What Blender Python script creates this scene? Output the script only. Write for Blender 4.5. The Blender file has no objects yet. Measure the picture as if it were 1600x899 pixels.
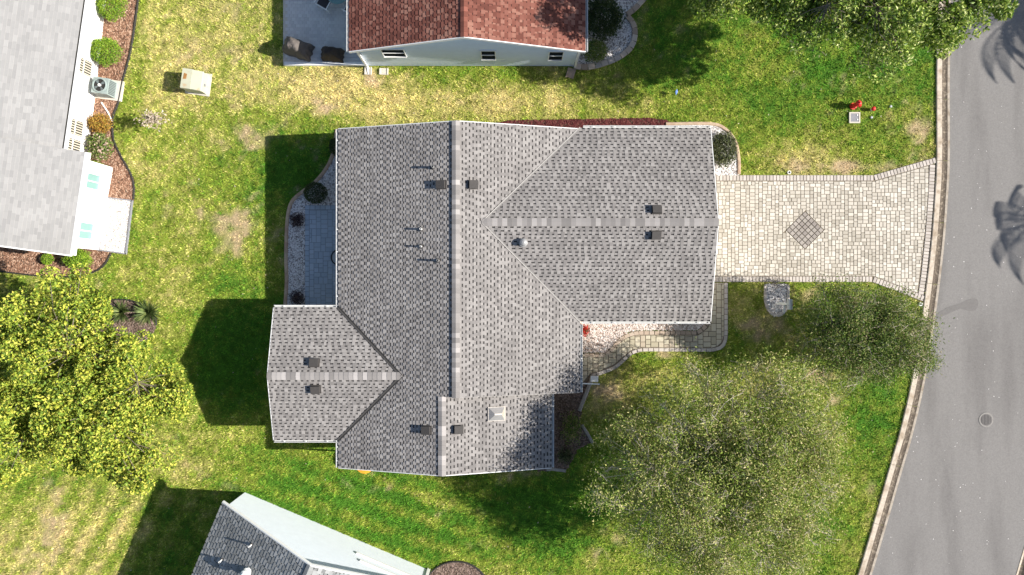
import bpy, math, random
import numpy as np
from mathutils import Vector, Matrix

# ------------------------------------------------------------------ camera, light, exposure
SC = bpy.context.scene
S, H, CX, CY = 32.0, 33.4, 800.0, 449.5        # ground scale (px of the photo per metre), flight height, nadir
cam = bpy.data.objects.new('camera', bpy.data.cameras.new('camera'))
SC.collection.objects.link(cam)
cam.location = (0, 0, H)
cam.data.sensor_width = 36.0
cam.data.lens = 36.0 * H / (1600.0 / S)
cam.data.clip_end = 2000
SC.camera = cam

SUN_EL, SUN_AZ = math.radians(32.0), math.radians(-3.4)
world = bpy.data.worlds.new('World')
SC.world = world
world.use_nodes = True
wn = world.node_tree
sky = wn.nodes.new('ShaderNodeTexSky')
sky.sky_type = 'NISHITA'
sky.sun_disc = False
sky.sun_elevation = SUN_EL
sky.sun_rotation = math.pi / 2 - SUN_AZ
bg = wn.nodes['Background']
bg.inputs[1].default_value = 0.07
wn.links.new(sky.outputs[0], bg.inputs[0])
sun = bpy.data.objects.new('sun', bpy.data.lights.new('sun', 'SUN'))
SC.collection.objects.link(sun)
sun.data.energy = 4.9
sun.data.angle = math.radians(0.5)
sun.data.color = (1.0, 0.95, 0.87)
sdir = Vector((math.cos(SUN_EL) * math.cos(SUN_AZ), math.cos(SUN_EL) * math.sin(SUN_AZ), math.sin(SUN_EL)))
sun.rotation_mode = 'QUATERNION'
sun.rotation_quaternion = sdir.to_track_quat('Z', 'Y')
SC.view_settings.view_transform = 'Standard'
SC.view_settings.look = 'None'
SC.view_settings.exposure = 1.0
SC.view_settings.gamma = 1.0

rng = np.random.default_rng(7)
random.seed(7)
COL = SC.collection

# ------------------------------------------------------------------ helpers
def P(px, py, z=0.0):
    f = (H - z) / H / S
    return Vector(((px - CX) * f, (CY - py) * f, z))
def G(px, py): return P(px, py, 0)
def GX(px): return (px - CX) / S
def GY(py): return (CY - py) / S

WM = {}
def wmat(o): return WM.get(o.name, Matrix.Identity(4))
def adopt(o, parent):
    if parent is not None:
        o.parent = parent
        o.matrix_parent_inverse = wmat(parent).inverted()
def tag(o, label=None, cat=None, group=None, kind=None):
    if label: o['label'] = label
    if cat: o['category'] = cat
    if group: o['group'] = group
    if kind: o['kind'] = kind
    return o
def thing(name, label, cat, loc, group=None):
    o = bpy.data.objects.new(name, None)
    o.empty_display_size = 0.2
    COL.objects.link(o)
    o.location = loc
    WM[o.name] = Matrix.Translation(Vector(loc))
    return tag(o, label, cat, group)
def link(name, me, parent=None, loc=None, rz=0.0, quat=None):
    o = bpy.data.objects.new(name, me)
    COL.objects.link(o)
    if loc is not None:
        o.location = loc
        if quat is not None:
            o.rotation_mode = 'QUATERNION'; o.rotation_quaternion = quat
            WM[o.name] = Matrix.Translation(Vector(loc)) @ quat.to_matrix().to_4x4()
        else:
            o.rotation_euler = (0, 0, rz)
            WM[o.name] = Matrix.Translation(Vector(loc)) @ Matrix.Rotation(rz, 4, 'Z')
    adopt(o, parent)
    return o

def mesh_np(name, verts, k, mats, smooth=False):
    """uniform k-gons, vertices listed face by face or an (M,k) index array"""
    verts = np.ascontiguousarray(verts, dtype=np.float32)
    if isinstance(k, int):
        idx = np.arange(len(verts), dtype=np.int32).reshape(-1, k)
    else:
        idx = np.ascontiguousarray(k, dtype=np.int32)
    m, kk = idx.shape
    me = bpy.data.meshes.new(name)
    me.vertices.add(len(verts)); me.vertices.foreach_set('co', verts.ravel())
    me.loops.add(m * kk); me.loops.foreach_set('vertex_index', idx.ravel())
    me.polygons.add(m); me.polygons.foreach_set('loop_start', np.arange(m, dtype=np.int32) * kk)
    me.update(calc_edges=True)
    me.polygons.foreach_set('use_smooth', np.full(m, smooth))
    for mt in (mats if isinstance(mats, (list, tuple)) else [mats]): me.materials.append(mt)
    return me

class MB:
    def __init__(self): self.v, self.f, self.m, self.cur = [], [], [], 0
    def add(self, vs, fs):
        b = len(self.v)
        self.v += [tuple(p) for p in vs]
        self.f += [[b + i for i in f] for f in fs]
        self.m += [self.cur] * len(fs)
    def box(self, cx, cy, z0, z1, lx, ly, ang=0.0, top=1.0):
        c, s = math.cos(ang), math.sin(ang)
        vs = []
        for z, k in ((z0, 1.0), (z1, top)):
            for sx, sy in ((-1, -1), (1, -1), (1, 1), (-1, 1)):
                x, y = sx * lx / 2 * k, sy * ly / 2 * k
                vs.append((cx + x * c - y * s, cy + x * s + y * c, z))
        self.add(vs, [(3, 2, 1, 0), (4, 5, 6, 7), (0, 1, 5, 4), (1, 2, 6, 5), (2, 3, 7, 6), (3, 0, 4, 7)])
    def hexa(self, a, b):
        """two quads (lists of four points) joined to a solid"""
        self.add(list(a) + list(b), [(3, 2, 1, 0), (4, 5, 6, 7), (0, 1, 5, 4), (1, 2, 6, 5), (2, 3, 7, 6), (3, 0, 4, 7)])
    def prism(self, poly, z0, z1):
        """poly: xy list; z0, z1 numbers or functions of xy"""
        f0 = z0 if callable(z0) else (lambda x, y: z0)
        f1 = z1 if callable(z1) else (lambda x, y: z1)
        a = sum(poly[i][0] * poly[(i + 1) % len(poly)][1] - poly[(i + 1) % len(poly)][0] * poly[i][1] for i in range(len(poly)))
        if a < 0: poly = list(poly)[::-1]
        n = len(poly)
        vs = [(p[0], p[1], f0(p[0], p[1])) for p in poly] + [(p[0], p[1], f1(p[0], p[1])) for p in poly]
        self.add(vs, [tuple(range(n))[::-1], tuple(range(n, 2 * n))] + [(i, (i + 1) % n, n + (i + 1) % n, n + i) for i in range(n)])
    def tube(self, pts, r0, r1=None, sides=6, cap=True):
        if r1 is None: r1 = r0
        pts = [Vector(p) for p in pts]
        n = len(pts); vs = []
        ref = Vector((0.31, 0.22, 0.93))
        for i, p in enumerate(pts):
            d = (pts[min(i + 1, n - 1)] - pts[max(i - 1, 0)])
            d = d.normalized() if d.length > 1e-6 else Vector((0, 0, 1))
            u = d.cross(ref)
            if u.length < 1e-3: u = d.cross(Vector((1, 0, 0)))
            u.normalize(); w = d.cross(u)
            r = r0 + (r1 - r0) * i / max(n - 1, 1)
            for k in range(sides):
                a = 2 * math.pi * k / sides
                vs.append(p + (u * math.cos(a) + w * math.sin(a)) * r)
        fs = [(i * sides + k, i * sides + (k + 1) % sides, (i + 1) * sides + (k + 1) % sides, (i + 1) * sides + k) for i in range(n - 1) for k in range(sides)]
        if cap: fs += [tuple(range(sides))[::-1], tuple(range((n - 1) * sides, n * sides))]
        self.add(vs, fs)
    def lathe(self, cx, cy, prof, n=16):
        """prof: (radius, z) list from bottom to top"""
        vs = [(cx + r * math.cos(2 * math.pi * k / n), cy + r * math.sin(2 * math.pi * k / n), z) for r, z in prof for k in range(n)]
        fs = [(i * n + k, i * n + (k + 1) % n, (i + 1) * n + (k + 1) % n, (i + 1) * n + k) for i in range(len(prof) - 1) for k in range(n)]
        fs += [tuple(range(n))[::-1], tuple(range((len(prof) - 1) * n, len(prof) * n))]
        self.add(vs, fs)
    def build(self, name, mats, parent=None, smooth=False, loc=None, rz=0.0):
        return link(name, self.mesh(name, mats, smooth), parent, loc, rz)
    def mesh(self, name, mats, smooth=False):
        me = bpy.data.meshes.new(name)
        me.from_pydata(self.v, [], self.f)
        for mt in (mats if isinstance(mats, (list, tuple)) else [mats]): me.materials.append(mt)
        if any(self.m): me.polygons.foreach_set('material_index', self.m)
        if smooth: me.polygons.foreach_set('use_smooth', [True] * len(self.f))
        me.update()
        return me

def spline(pts, n=8):
    """Catmull-Rom through 2-d points"""
    q = [tuple(p) for p in pts]
    q = [tuple(2 * np.array(q[0]) - np.array(q[1]))] + q + [tuple(2 * np.array(q[-1]) - np.array(q[-2]))]
    out = []
    for i in range(1, len(q) - 2):
        p0, p1, p2, p3 = (np.array(q[j], float) for j in (i - 1, i, i + 1, i + 2))
        for k in range(n):
            t = k / n
            out.append(tuple(0.5 * (2 * p1 + (p2 - p0) * t + (2 * p0 - 5 * p1 + 4 * p2 - p3) * t * t + (3 * p1 - p0 - 3 * p2 + p3) * t ** 3)))
    out.append(tuple(pts[-1]))
    return out
def resample(pts, step):
    """points every STEP along a polyline, with tangents"""
    p = np.array(pts, float)
    d = np.r_[0, np.cumsum(np.hypot(*np.diff(p, axis=0).T))]
    n = max(1, int(round(d[-1] / step)))
    s = np.linspace(0, d[-1], n + 1)
    return np.c_[np.interp(s, d, p[:, 0]), np.interp(s, d, p[:, 1])]
def clip_rect(poly, x0, y0, x1, y1):
    for ax, lim, sg in ((0, x0, 1), (0, x1, -1), (1, y0, 1), (1, y1, -1)):
        out = []
        n = len(poly)
        for i in range(n):
            a, b = poly[i], poly[(i + 1) % n]
            da, db = sg * (a[ax] - lim), sg * (b[ax] - lim)
            if da >= 0: out.append(a)
            if (da > 0 > db) or (da < 0 < db):
                t = da / (da - db)
                out.append((a[0] + (b[0] - a[0]) * t, a[1] + (b[1] - a[1]) * t))
        poly = out
        if len(poly) < 3: return []
    return poly
def clip_half(poly, nx, ny, c):
    out = []
    n = len(poly)
    for i in range(n):
        a, b = poly[i], poly[(i + 1) % n]
        da, db = nx * a[0] + ny * a[1] - c, nx * b[0] + ny * b[1] - c
        if da >= 0: out.append(a)
        if (da > 0 > db) or (da < 0 < db):
            t = da / (da - db)
            out.append((a[0] + (b[0] - a[0]) * t, a[1] + (b[1] - a[1]) * t))
    return out if len(out) >= 3 else []
def area(poly):
    return abs(sum(poly[i][0] * poly[(i + 1) % len(poly)][1] - poly[(i + 1) % len(poly)][0] * poly[i][1] for i in range(len(poly)))) / 2
def inside(px, py, poly):
    px = np.asarray(px); py = np.asarray(py)
    r = np.zeros(px.shape, bool)
    n = len(poly)
    for i in range(n):
        x0, y0 = poly[i]; x1, y1 = poly[(i + 1) % n]
        if y0 == y1: continue
        c = ((y0 > py) != (y1 > py)) & (px < (x1 - x0) * (py - y0) / (y1 - y0) + x0)
        r ^= c
    return r
def vnoise(x, y, scale, seed):
    g = np.random.default_rng(seed).random((256, 256))
    x = x / scale + 1000.3; y = y / scale + 1000.7
    i, j = np.floor(x).astype(int), np.floor(y).astype(int)
    fx, fy = x - i, y - j
    fx = fx * fx * (3 - 2 * fx); fy = fy * fy * (3 - 2 * fy)
    a, b = g[i % 256, j % 256], g[(i + 1) % 256, j % 256]
    c, d = g[i % 256, (j + 1) % 256], g[(i + 1) % 256, (j + 1) % 256]
    return (a * (1 - fx) + b * fx) * (1 - fy) + (c * (1 - fx) + d * fx) * fy
def fbm(x, y, scale, seed):
    return (vnoise(x, y, scale, seed) + 0.5 * vnoise(x, y, scale / 2.1, seed + 1) + 0.25 * vnoise(x, y, scale / 4.3, seed + 2)) / 1.75

# ------------------------------------------------------------------ materials
def mat(name, col, rough=0.85, var=0.18, scale=6.0, island=0.0, obj=0.0, spec=0.3, metal=0.0, bump=0.0, bscale=40.0, col2=None, mix=0.5, mscale=1.2, mdetail=5.0, stretch=None):
    """noise-varied principled surface; ISLAND/OBJ = brightness spread per loose piece / per object; COL2 = blotches of a second colour"""
    m = bpy.data.materials.new(name); m.use_nodes = True
    nt = m.node_tree; N, L = nt.nodes, nt.links
    b = N['Principled BSDF']
    b.inputs['Roughness'].default_value = rough
    b.inputs['Specular IOR Level'].default_value = spec
    b.inputs['Metallic'].default_value = metal
    geo = N.new('ShaderNodeNewGeometry')
    pos = geo.outputs['Position']
    base = N.new('ShaderNodeRGB'); base.outputs[0].default_value = (*col, 1)
    out = base.outputs[0]
    if col2 is not None:
        n2 = N.new('ShaderNodeTexNoise'); n2.inputs['Scale'].default_value = mscale; n2.inputs['Detail'].default_value = mdetail
        if stretch:
            vs_ = N.new('ShaderNodeVectorMath'); vs_.operation = 'MULTIPLY'; vs_.inputs[1].default_value = stretch
            L.new(pos, vs_.inputs[0]); L.new(vs_.outputs[0], n2.inputs['Vector'])
        else: L.new(pos, n2.inputs['Vector'])
        r = N.new('ShaderNodeMapRange'); r.inputs[1].default_value = 0.62 - mix * 0.3; r.inputs[2].default_value = 0.82 - mix * 0.3
        L.new(n2.outputs[0], r.inputs[0])
        mx = N.new('ShaderNodeMix'); mx.data_type = 'RGBA'
        L.new(r.outputs[0], mx.inputs[0]); L.new(out, mx.inputs[6]); mx.inputs[7].default_value = (*col2, 1)
        out = mx.outputs[2]
    n1 = N.new('ShaderNodeTexNoise'); n1.inputs['Scale'].default_value = scale; n1.inputs['Detail'].default_value = 6; n1.inputs['Roughness'].default_value = 0.7
    L.new(pos, n1.inputs['Vector'])
    mr = N.new('ShaderNodeMapRange'); mr.inputs[1].default_value = 0.25; mr.inputs[2].default_value = 0.75
    mr.inputs[3].default_value = 1 - var; mr.inputs[4].default_value = 1 + var
    L.new(n1.outputs[0], mr.inputs[0])
    val = mr.outputs[0]
    for amt, sock in ((island, geo.outputs['Random Per Island']), (obj, None)):
        if not amt: continue
        if sock is None: sock = N.new('ShaderNodeObjectInfo').outputs['Random']
        q = N.new('ShaderNodeMapRange'); q.inputs[3].default_value = 1 - amt; q.inputs[4].default_value = 1 + amt
        L.new(sock, q.inputs[0])
        mu = N.new('ShaderNodeMath'); mu.operation = 'MULTIPLY'
        L.new(val, mu.inputs[0]); L.new(q.outputs[0], mu.inputs[1]); val = mu.outputs[0]
    vm = N.new('ShaderNodeVectorMath'); vm.operation = 'SCALE'
    L.new(out, vm.inputs[0]); L.new(val, vm.inputs['Scale'])
    L.new(vm.outputs[0], b.inputs['Base Color'])
    if bump:
        nb = N.new('ShaderNodeTexNoise'); nb.inputs['Scale'].default_value = bscale; nb.inputs['Detail'].default_value = 4
        L.new(pos, nb.inputs['Vector'])
        bp = N.new('ShaderNodeBump'); bp.inputs['Strength'].default_value = bump; bp.inputs['Distance'].default_value = 0.02
        L.new(nb.outputs[0], bp.inputs['Height']); L.new(bp.outputs[0], b.inputs['Normal'])
    return m
def ramp_mat(name, cols, rough=0.7, spec=0.25, trans=0.0, noise=0.25, nscale=1.2, obj=False):
    """colour picked per loose piece (leaf, chip, shingle) from COLS, plus a slow drift"""
    m = bpy.data.materials.new(name); m.use_nodes = True
    nt = m.node_tree; N, L = nt.nodes, nt.links
    b = N['Principled BSDF']; b.inputs['Roughness'].default_value = rough; b.inputs['Specular IOR Level'].default_value = spec
    geo = N.new('ShaderNodeNewGeometry')
    rnd = N.new('ShaderNodeObjectInfo').outputs['Random'] if obj else geo.outputs['Random Per Island']
    nz = N.new('ShaderNodeTexNoise'); nz.inputs['Scale'].default_value = nscale; nz.inputs['Detail'].default_value = 3
    L.new(geo.outputs['Position'], nz.inputs['Vector'])
    ma = N.new('ShaderNodeMath'); ma.operation = 'MULTIPLY_ADD'; ma.inputs[1].default_value = noise * 4; ma.inputs[2].default_value = -noise * 2
    L.new(nz.outputs[0], ma.inputs[0])
    ad = N.new('ShaderNodeMath'); ad.operation = 'ADD'; ad.use_clamp = True
    L.new(rnd, ad.inputs[0]); L.new(ma.outputs[0], ad.inputs[1])
    cr = N.new('ShaderNodeValToRGB')
    e = cr.color_ramp.elements
    while len(e) < len(cols): e.new(0.5)
    for i, c in enumerate(cols): e[i].position = i / (len(cols) - 1); e[i].color = (*c, 1)
    L.new(ad.outputs[0], cr.inputs[0])
    L.new(cr.outputs[0], b.inputs['Base Color'])
    if trans:
        t = N.new('ShaderNodeBsdfTranslucent'); L.new(cr.outputs[0], t.inputs[0])
        mx = N.new('ShaderNodeMixShader'); mx.inputs[0].default_value = trans
        L.new(b.outputs[0], mx.inputs[1]); L.new(t.outputs[0], mx.inputs[2])
        L.new(mx.outputs[0], N['Material Output'].inputs[0])
    return m
def attr_mat(name, gain, trans=0.0, nscale=9.0, var=0.2, rough=0.9):
    m = bpy.data.materials.new(name); m.use_nodes = True
    nt = m.node_tree; N, L = nt.nodes, nt.links
    b = N['Principled BSDF']; b.inputs['Roughness'].default_value = rough; b.inputs['Specular IOR Level'].default_value = 0.15
    a = N.new('ShaderNodeAttribute'); a.attribute_name = 'tint'
    geo = N.new('ShaderNodeNewGeometry')
    nz = N.new('ShaderNodeTexNoise'); nz.inputs['Scale'].default_value = nscale; nz.inputs['Detail'].default_value = 5
    L.new(geo.outputs['Position'], nz.inputs['Vector'])
    mr = N.new('ShaderNodeMapRange'); mr.inputs[1].default_value = 0.3; mr.inputs[2].default_value = 0.7
    mr.inputs[3].default_value = gain * (1 - var); mr.inputs[4].default_value = gain * (1 + var)
    L.new(nz.outputs[0], mr.inputs[0])
    vm = N.new('ShaderNodeVectorMath'); vm.operation = 'SCALE'
    L.new(a.outputs['Color'], vm.inputs[0]); L.new(mr.outputs[0], vm.inputs['Scale'])
    L.new(vm.outputs[0], b.inputs['Base Color'])
    if trans:
        t = N.new('ShaderNodeBsdfTranslucent'); L.new(vm.outputs[0], t.inputs[0])
        mx = N.new('ShaderNodeMixShader'); mx.inputs[0].default_value = trans
        L.new(b.outputs[0], mx.inputs[1]); L.new(t.outputs[0], mx.inputs[2])
        L.new(mx.outputs[0], N['Material Output'].inputs[0])
    return m

M = {}
M['lawn'] = attr_mat('lawn_soil', 0.62)
M['grass'] = attr_mat('grass_blades', 1.0, trans=0.25, nscale=5.0, var=0.15)
M['asphalt'] = mat('asphalt', (0.196, 0.186, 0.178), 0.9, 0.22, 16, bump=0.35, bscale=60, col2=(0.158, 0.149, 0.143), mix=0.5, mscale=0.9, stretch=(1.0, 0.16, 1.0))
M['dark_patch'] = mat('dark_asphalt', (0.152, 0.143, 0.137), 0.85, 0.18, 14, bump=0.25, bscale=60)
M['kerb'] = mat('kerb_concrete', (0.50, 0.43, 0.35), 0.9, 0.25, 9, bump=0.2, col2=(0.34, 0.27, 0.20), mix=0.5, mscale=2.5)
M['gutterdirt'] = mat('kerb_gutter_dirt', (0.095, 0.075, 0.057), 0.95, 0.45, 12, bump=0.2, col2=(0.20, 0.165, 0.125), mix=0.4, mscale=6)
M['paver'] = ramp_mat('driveway_paver', [(0.37, 0.335, 0.28), (0.45, 0.41, 0.35), (0.51, 0.465, 0.40), (0.60, 0.555, 0.485)], 0.9, noise=0.28, nscale=0.45)
M['joint'] = mat('joint_sand', (0.17, 0.14, 0.105), 0.95, 0.3, 10)
M['border'] = ramp_mat('border_paver', [(0.38, 0.34, 0.30), (0.47, 0.42, 0.38), (0.52, 0.47, 0.42)], 0.9, noise=0.2, obj=True)
M['diamond'] = ramp_mat('dark_paver', [(0.25, 0.22, 0.20), (0.31, 0.28, 0.25), (0.36, 0.32, 0.29)], 0.9, noise=0.1, obj=True)
M['walk'] = ramp_mat('walk_paver', [(0.38, 0.34, 0.25), (0.46, 0.415, 0.315), (0.52, 0.475, 0.37), (0.41, 0.345, 0.265)], 0.9, noise=0.15, obj=True)
M['walkborder'] = ramp_mat('walk_border_paver', [(0.40, 0.31, 0.24), (0.46, 0.38, 0.31)], 0.9, noise=0.1, obj=True)
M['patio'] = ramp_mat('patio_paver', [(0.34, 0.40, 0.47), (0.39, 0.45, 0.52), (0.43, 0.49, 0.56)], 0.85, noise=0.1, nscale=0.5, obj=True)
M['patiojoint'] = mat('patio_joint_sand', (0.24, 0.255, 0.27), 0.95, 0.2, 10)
M['palepatio'] = ramp_mat('pale_patio_paver', [(0.56, 0.55, 0.53), (0.62, 0.60, 0.58), (0.66, 0.65, 0.62)], 0.85, noise=0.1)
M['white'] = mat('white_paint', (0.78, 0.78, 0.77), 0.6, 0.04, 2)
M['whitewall'] = mat('white_stucco', (0.80, 0.79, 0.77), 0.9, 0.05, 3, bump=0.1)
M['cream'] = mat('cream_stucco', (0.55, 0.50, 0.42), 0.9, 0.08, 3, bump=0.1)
M['mint'] = mat('mint_siding', (0.70, 0.75, 0.80), 0.75, 0.05, 2.5)
M['bluewhite'] = mat('pale_siding', (0.66, 0.76, 0.87), 0.75, 0.05, 2.5)
M['fascia'] = mat('white_fascia', (0.74, 0.74, 0.73), 0.6, 0.05, 4)
M['aluminium'] = mat('gutter_aluminium', (0.54, 0.54, 0.53), 0.5, 0.12, 6)
SH = dict(
    grey=[(0.190, 0.178, 0.171), (0.228, 0.213, 0.205), (0.256, 0.240, 0.230), (0.305, 0.287, 0.275)],
    pale=[(0.265, 0.26, 0.257), (0.29, 0.285, 0.28), (0.305, 0.298, 0.293), (0.335, 0.328, 0.322)],
    red=[(0.115, 0.043, 0.033), (0.165, 0.062, 0.046), (0.20, 0.082, 0.062), (0.28, 0.14, 0.105)],
    slate=[(0.17, 0.175, 0.175), (0.215, 0.22, 0.22), (0.255, 0.26, 0.26), (0.33, 0.335, 0.335)])
for k, v in SH.items():
    M['sh_' + k] = ramp_mat(k + '_shingle', v, 0.95, 0.15, noise=0.22, nscale=0.7)
    M['cap_' + k] = ramp_mat(k + '_ridge_shingle', [tuple(min(1, c * f) for c in v[1]) for f in (0.85, 1.0, 1.2, 1.75)], 0.95, 0.15, noise=0.02, obj=True)
M['under_grey'] = mat('dark_granule_band', (0.032, 0.030, 0.030), 0.95, 0.3, 30)
M['under_pale'] = mat('pale_granule_band', (0.14, 0.135, 0.13), 0.95, 0.2, 30)
M['under_red'] = mat('maroon_granule_band', (0.035, 0.014, 0.012), 0.95, 0.3, 30)
M['under_slate'] = mat('slate_granule_band', (0.028, 0.03, 0.033), 0.95, 0.3, 30)
M['black'] = mat('black_plastic', (0.025, 0.024, 0.023), 0.55, 0.1, 8)
M['vent'] = mat('weathered_vent_metal', (0.055, 0.05, 0.047), 0.6, 0.15, 9)
M['lead'] = mat('lead_flashing', (0.30, 0.30, 0.30), 0.5, 0.2, 14, metal=0.3)
M['pvc'] = mat('white_pipe', (0.72, 0.72, 0.70), 0.5, 0.06, 6)
M['bronze'] = mat('polished_tin', (0.58, 0.53, 0.47), 0.38, 0.12, 3, metal=0.75, bump=0.12, bscale=5)
M['glass'] = mat('dark_window_screen', (0.022, 0.026, 0.030), 0.9, 0.05, 3, spec=0.0)
M['teal'] = mat('teal_glass', (0.19, 0.33, 0.315), 0.25, 0.1, 2, spec=0.5)
M['slat'] = mat('ivory_slat', (0.50, 0.455, 0.37), 0.7, 0.05, 6)
M['mulchbase'] = mat('mulch_soil', (0.10, 0.065, 0.045), 0.95, 0.4, 20)
M['mulch'] = ramp_mat('bark_mulch', [(0.10, 0.05, 0.032), (0.21, 0.11, 0.07), (0.30, 0.17, 0.11), (0.48, 0.33, 0.24)], 0.95, noise=0.1)
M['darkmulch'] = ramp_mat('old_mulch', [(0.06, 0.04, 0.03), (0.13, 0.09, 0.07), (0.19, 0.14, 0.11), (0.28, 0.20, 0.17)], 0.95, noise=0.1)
M['redmulch'] = ramp_mat('red_mulch', [(0.045, 0.010, 0.011), (0.085, 0.018, 0.019), (0.125, 0.030, 0.030), (0.17, 0.065, 0.055)], 0.95, noise=0.05)
M['gravel'] = ramp_mat('white_gravel', [(0.26, 0.23, 0.22), (0.60, 0.56, 0.54), (0.74, 0.70, 0.68), (0.80, 0.78, 0.76)], 0.85, noise=0.08)
M['pinkgravel'] = ramp_mat('pink_white_gravel', [(0.30, 0.20, 0.15), (0.60, 0.50, 0.45), (0.68, 0.60, 0.56), (0.78, 0.74, 0.71)], 0.85, noise=0.08)
M['gravelbase'] = mat('gravel_bed_soil', (0.26, 0.23, 0.21), 0.95, 0.4, 25)
M['edging'] = mat('tan_edging', (0.45, 0.34, 0.24), 0.9, 0.22, 8, col2=(0.36, 0.24, 0.17), mix=0.6, mscale=2.5)
M['greyedge'] = mat('grey_edging', (0.30, 0.275, 0.25), 0.9, 0.25, 8)
M['stoneblock'] = ramp_mat('edging_stone', [(0.30, 0.23, 0.18), (0.42, 0.32, 0.25), (0.50, 0.42, 0.35), (0.36, 0.33, 0.31)], 0.9, noise=0.1, obj=True)
M['blackedge'] = mat('black_edging', (0.03, 0.028, 0.025), 0.7, 0.2, 8)
M['bark'] = mat('grey_bark', (0.17, 0.14, 0.11), 0.95, 0.3, 10, bump=0.4)
M['palebark'] = mat('pale_twig_bark', (0.48, 0.42, 0.34), 0.9, 0.25, 6)
M['acmetal'] = mat('ac_cabinet', (0.26, 0.31, 0.30), 0.5, 0.06, 4)
M['acdark'] = mat('ac_grille', (0.10, 0.12, 0.125), 0.5, 0.1, 8)
M['concrete'] = mat('pale_concrete', (0.55, 0.51, 0.44), 0.9, 0.12, 6, bump=0.1)
M['cabinet'] = mat('utility_cabinet_paint', (0.44, 0.44, 0.33), 0.55, 0.06, 3, col2=(0.42, 0.24, 0.10), mix=0.12, mscale=2.4)
M['rust'] = mat('rust_streak', (0.30, 0.15, 0.05), 0.9, 0.35, 12)
M['red'] = mat('hydrant_red', (0.62, 0.03, 0.025), 0.45, 0.1, 6)
M['steel'] = mat('grey_cover', (0.22, 0.22, 0.24), 0.6, 0.12, 12)
M['orange'] = mat('orange_plastic', (0.80, 0.33, 0.03), 0.5, 0.06, 4)
M['blue'] = mat('blue_film', (0.08, 0.16, 0.60), 0.5, 0.05, 6)
M['greybox'] = mat('pale_grey_plastic', (0.45, 0.47, 0.48), 0.5, 0.06, 5)
M['cover'] = mat('grey_canvas_cover', (0.115, 0.10, 0.09), 0.9, 0.25, 5, bump=0.3, bscale=10)
M['bluecover'] = mat('brown_black_cover', (0.055, 0.044, 0.038), 0.9, 0.3, 5, bump=0.3, bscale=10)
M['sling'] = mat('dark_sling', (0.05, 0.045, 0.05), 0.8, 0.1, 8)
M['rimiron'] = mat('manhole_rim', (0.24, 0.225, 0.21), 0.8, 0.25, 14)
M['manhole'] = mat('manhole_iron', (0.13, 0.12, 0.115), 0.7, 0.2, 18, bump=0.3)

LEAF = dict(
    yellow=[(0.07, 0.125, 0.016), (0.17, 0.26, 0.028), (0.28, 0.36, 0.04), (0.47, 0.50, 0.06), (0.62, 0.57, 0.11)],
    lime=[(0.07, 0.16, 0.012), (0.15, 0.28, 0.018), (0.24, 0.38, 0.025), (0.34, 0.44, 0.04)],
    dark=[(0.012, 0.03, 0.008), (0.028, 0.06, 0.014), (0.055, 0.085, 0.02), (0.09, 0.11, 0.03)],
    olive=[(0.10, 0.16, 0.025), (0.20, 0.285, 0.042), (0.31, 0.385, 0.07), (0.46, 0.46, 0.14), (0.60, 0.51, 0.29)],
    deep=[(0.05, 0.095, 0.016), (0.10, 0.18, 0.025), (0.18, 0.26, 0.04), (0.27, 0.31, 0.08), (0.38, 0.31, 0.18)],
    glossy=[(0.05, 0.10, 0.013), (0.125, 0.22, 0.024), (0.235, 0.345, 0.045), (0.40, 0.48, 0.09), (0.58, 0.61, 0.26)],
    hedge=[(0.03, 0.045, 0.016), (0.065, 0.085, 0.03), (0.11, 0.13, 0.05), (0.22, 0.22, 0.11)],
    rust=[(0.22, 0.10, 0.02), (0.36, 0.19, 0.03), (0.46, 0.27, 0.05), (0.30, 0.26, 0.04)],
    bloom=[(0.06, 0.11, 0.02), (0.12, 0.19, 0.03), (0.19, 0.25, 0.045), (0.58, 0.40, 0.36)],
    plum=[(0.03, 0.018, 0.022), (0.06, 0.035, 0.04), (0.10, 0.06, 0.06), (0.13, 0.10, 0.09)],
    straw=[(0.34, 0.27, 0.20), (0.52, 0.43, 0.34), (0.62, 0.54, 0.44)],
    silver=[(0.09, 0.09, 0.10), (0.17, 0.17, 0.18), (0.26, 0.26, 0.27)],
    spiky=[(0.06, 0.10, 0.03), (0.13, 0.18, 0.05), (0.24, 0.27, 0.09)],
    redflower=[(0.45, 0.015, 0.015), (0.65, 0.03, 0.025), (0.05, 0.10, 0.02)],
    palm=[(0.03, 0.07, 0.015), (0.06, 0.12, 0.02), (0.10, 0.15, 0.03)])
for k, v in LEAF.items():
    M['leaf_' + k] = ramp_mat(k + '_leaf', v, 0.5 if k in ('glossy', 'dark', 'hedge') else 0.6, 0.35, trans=0.22, noise=0.14, nscale=0.9)

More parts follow.
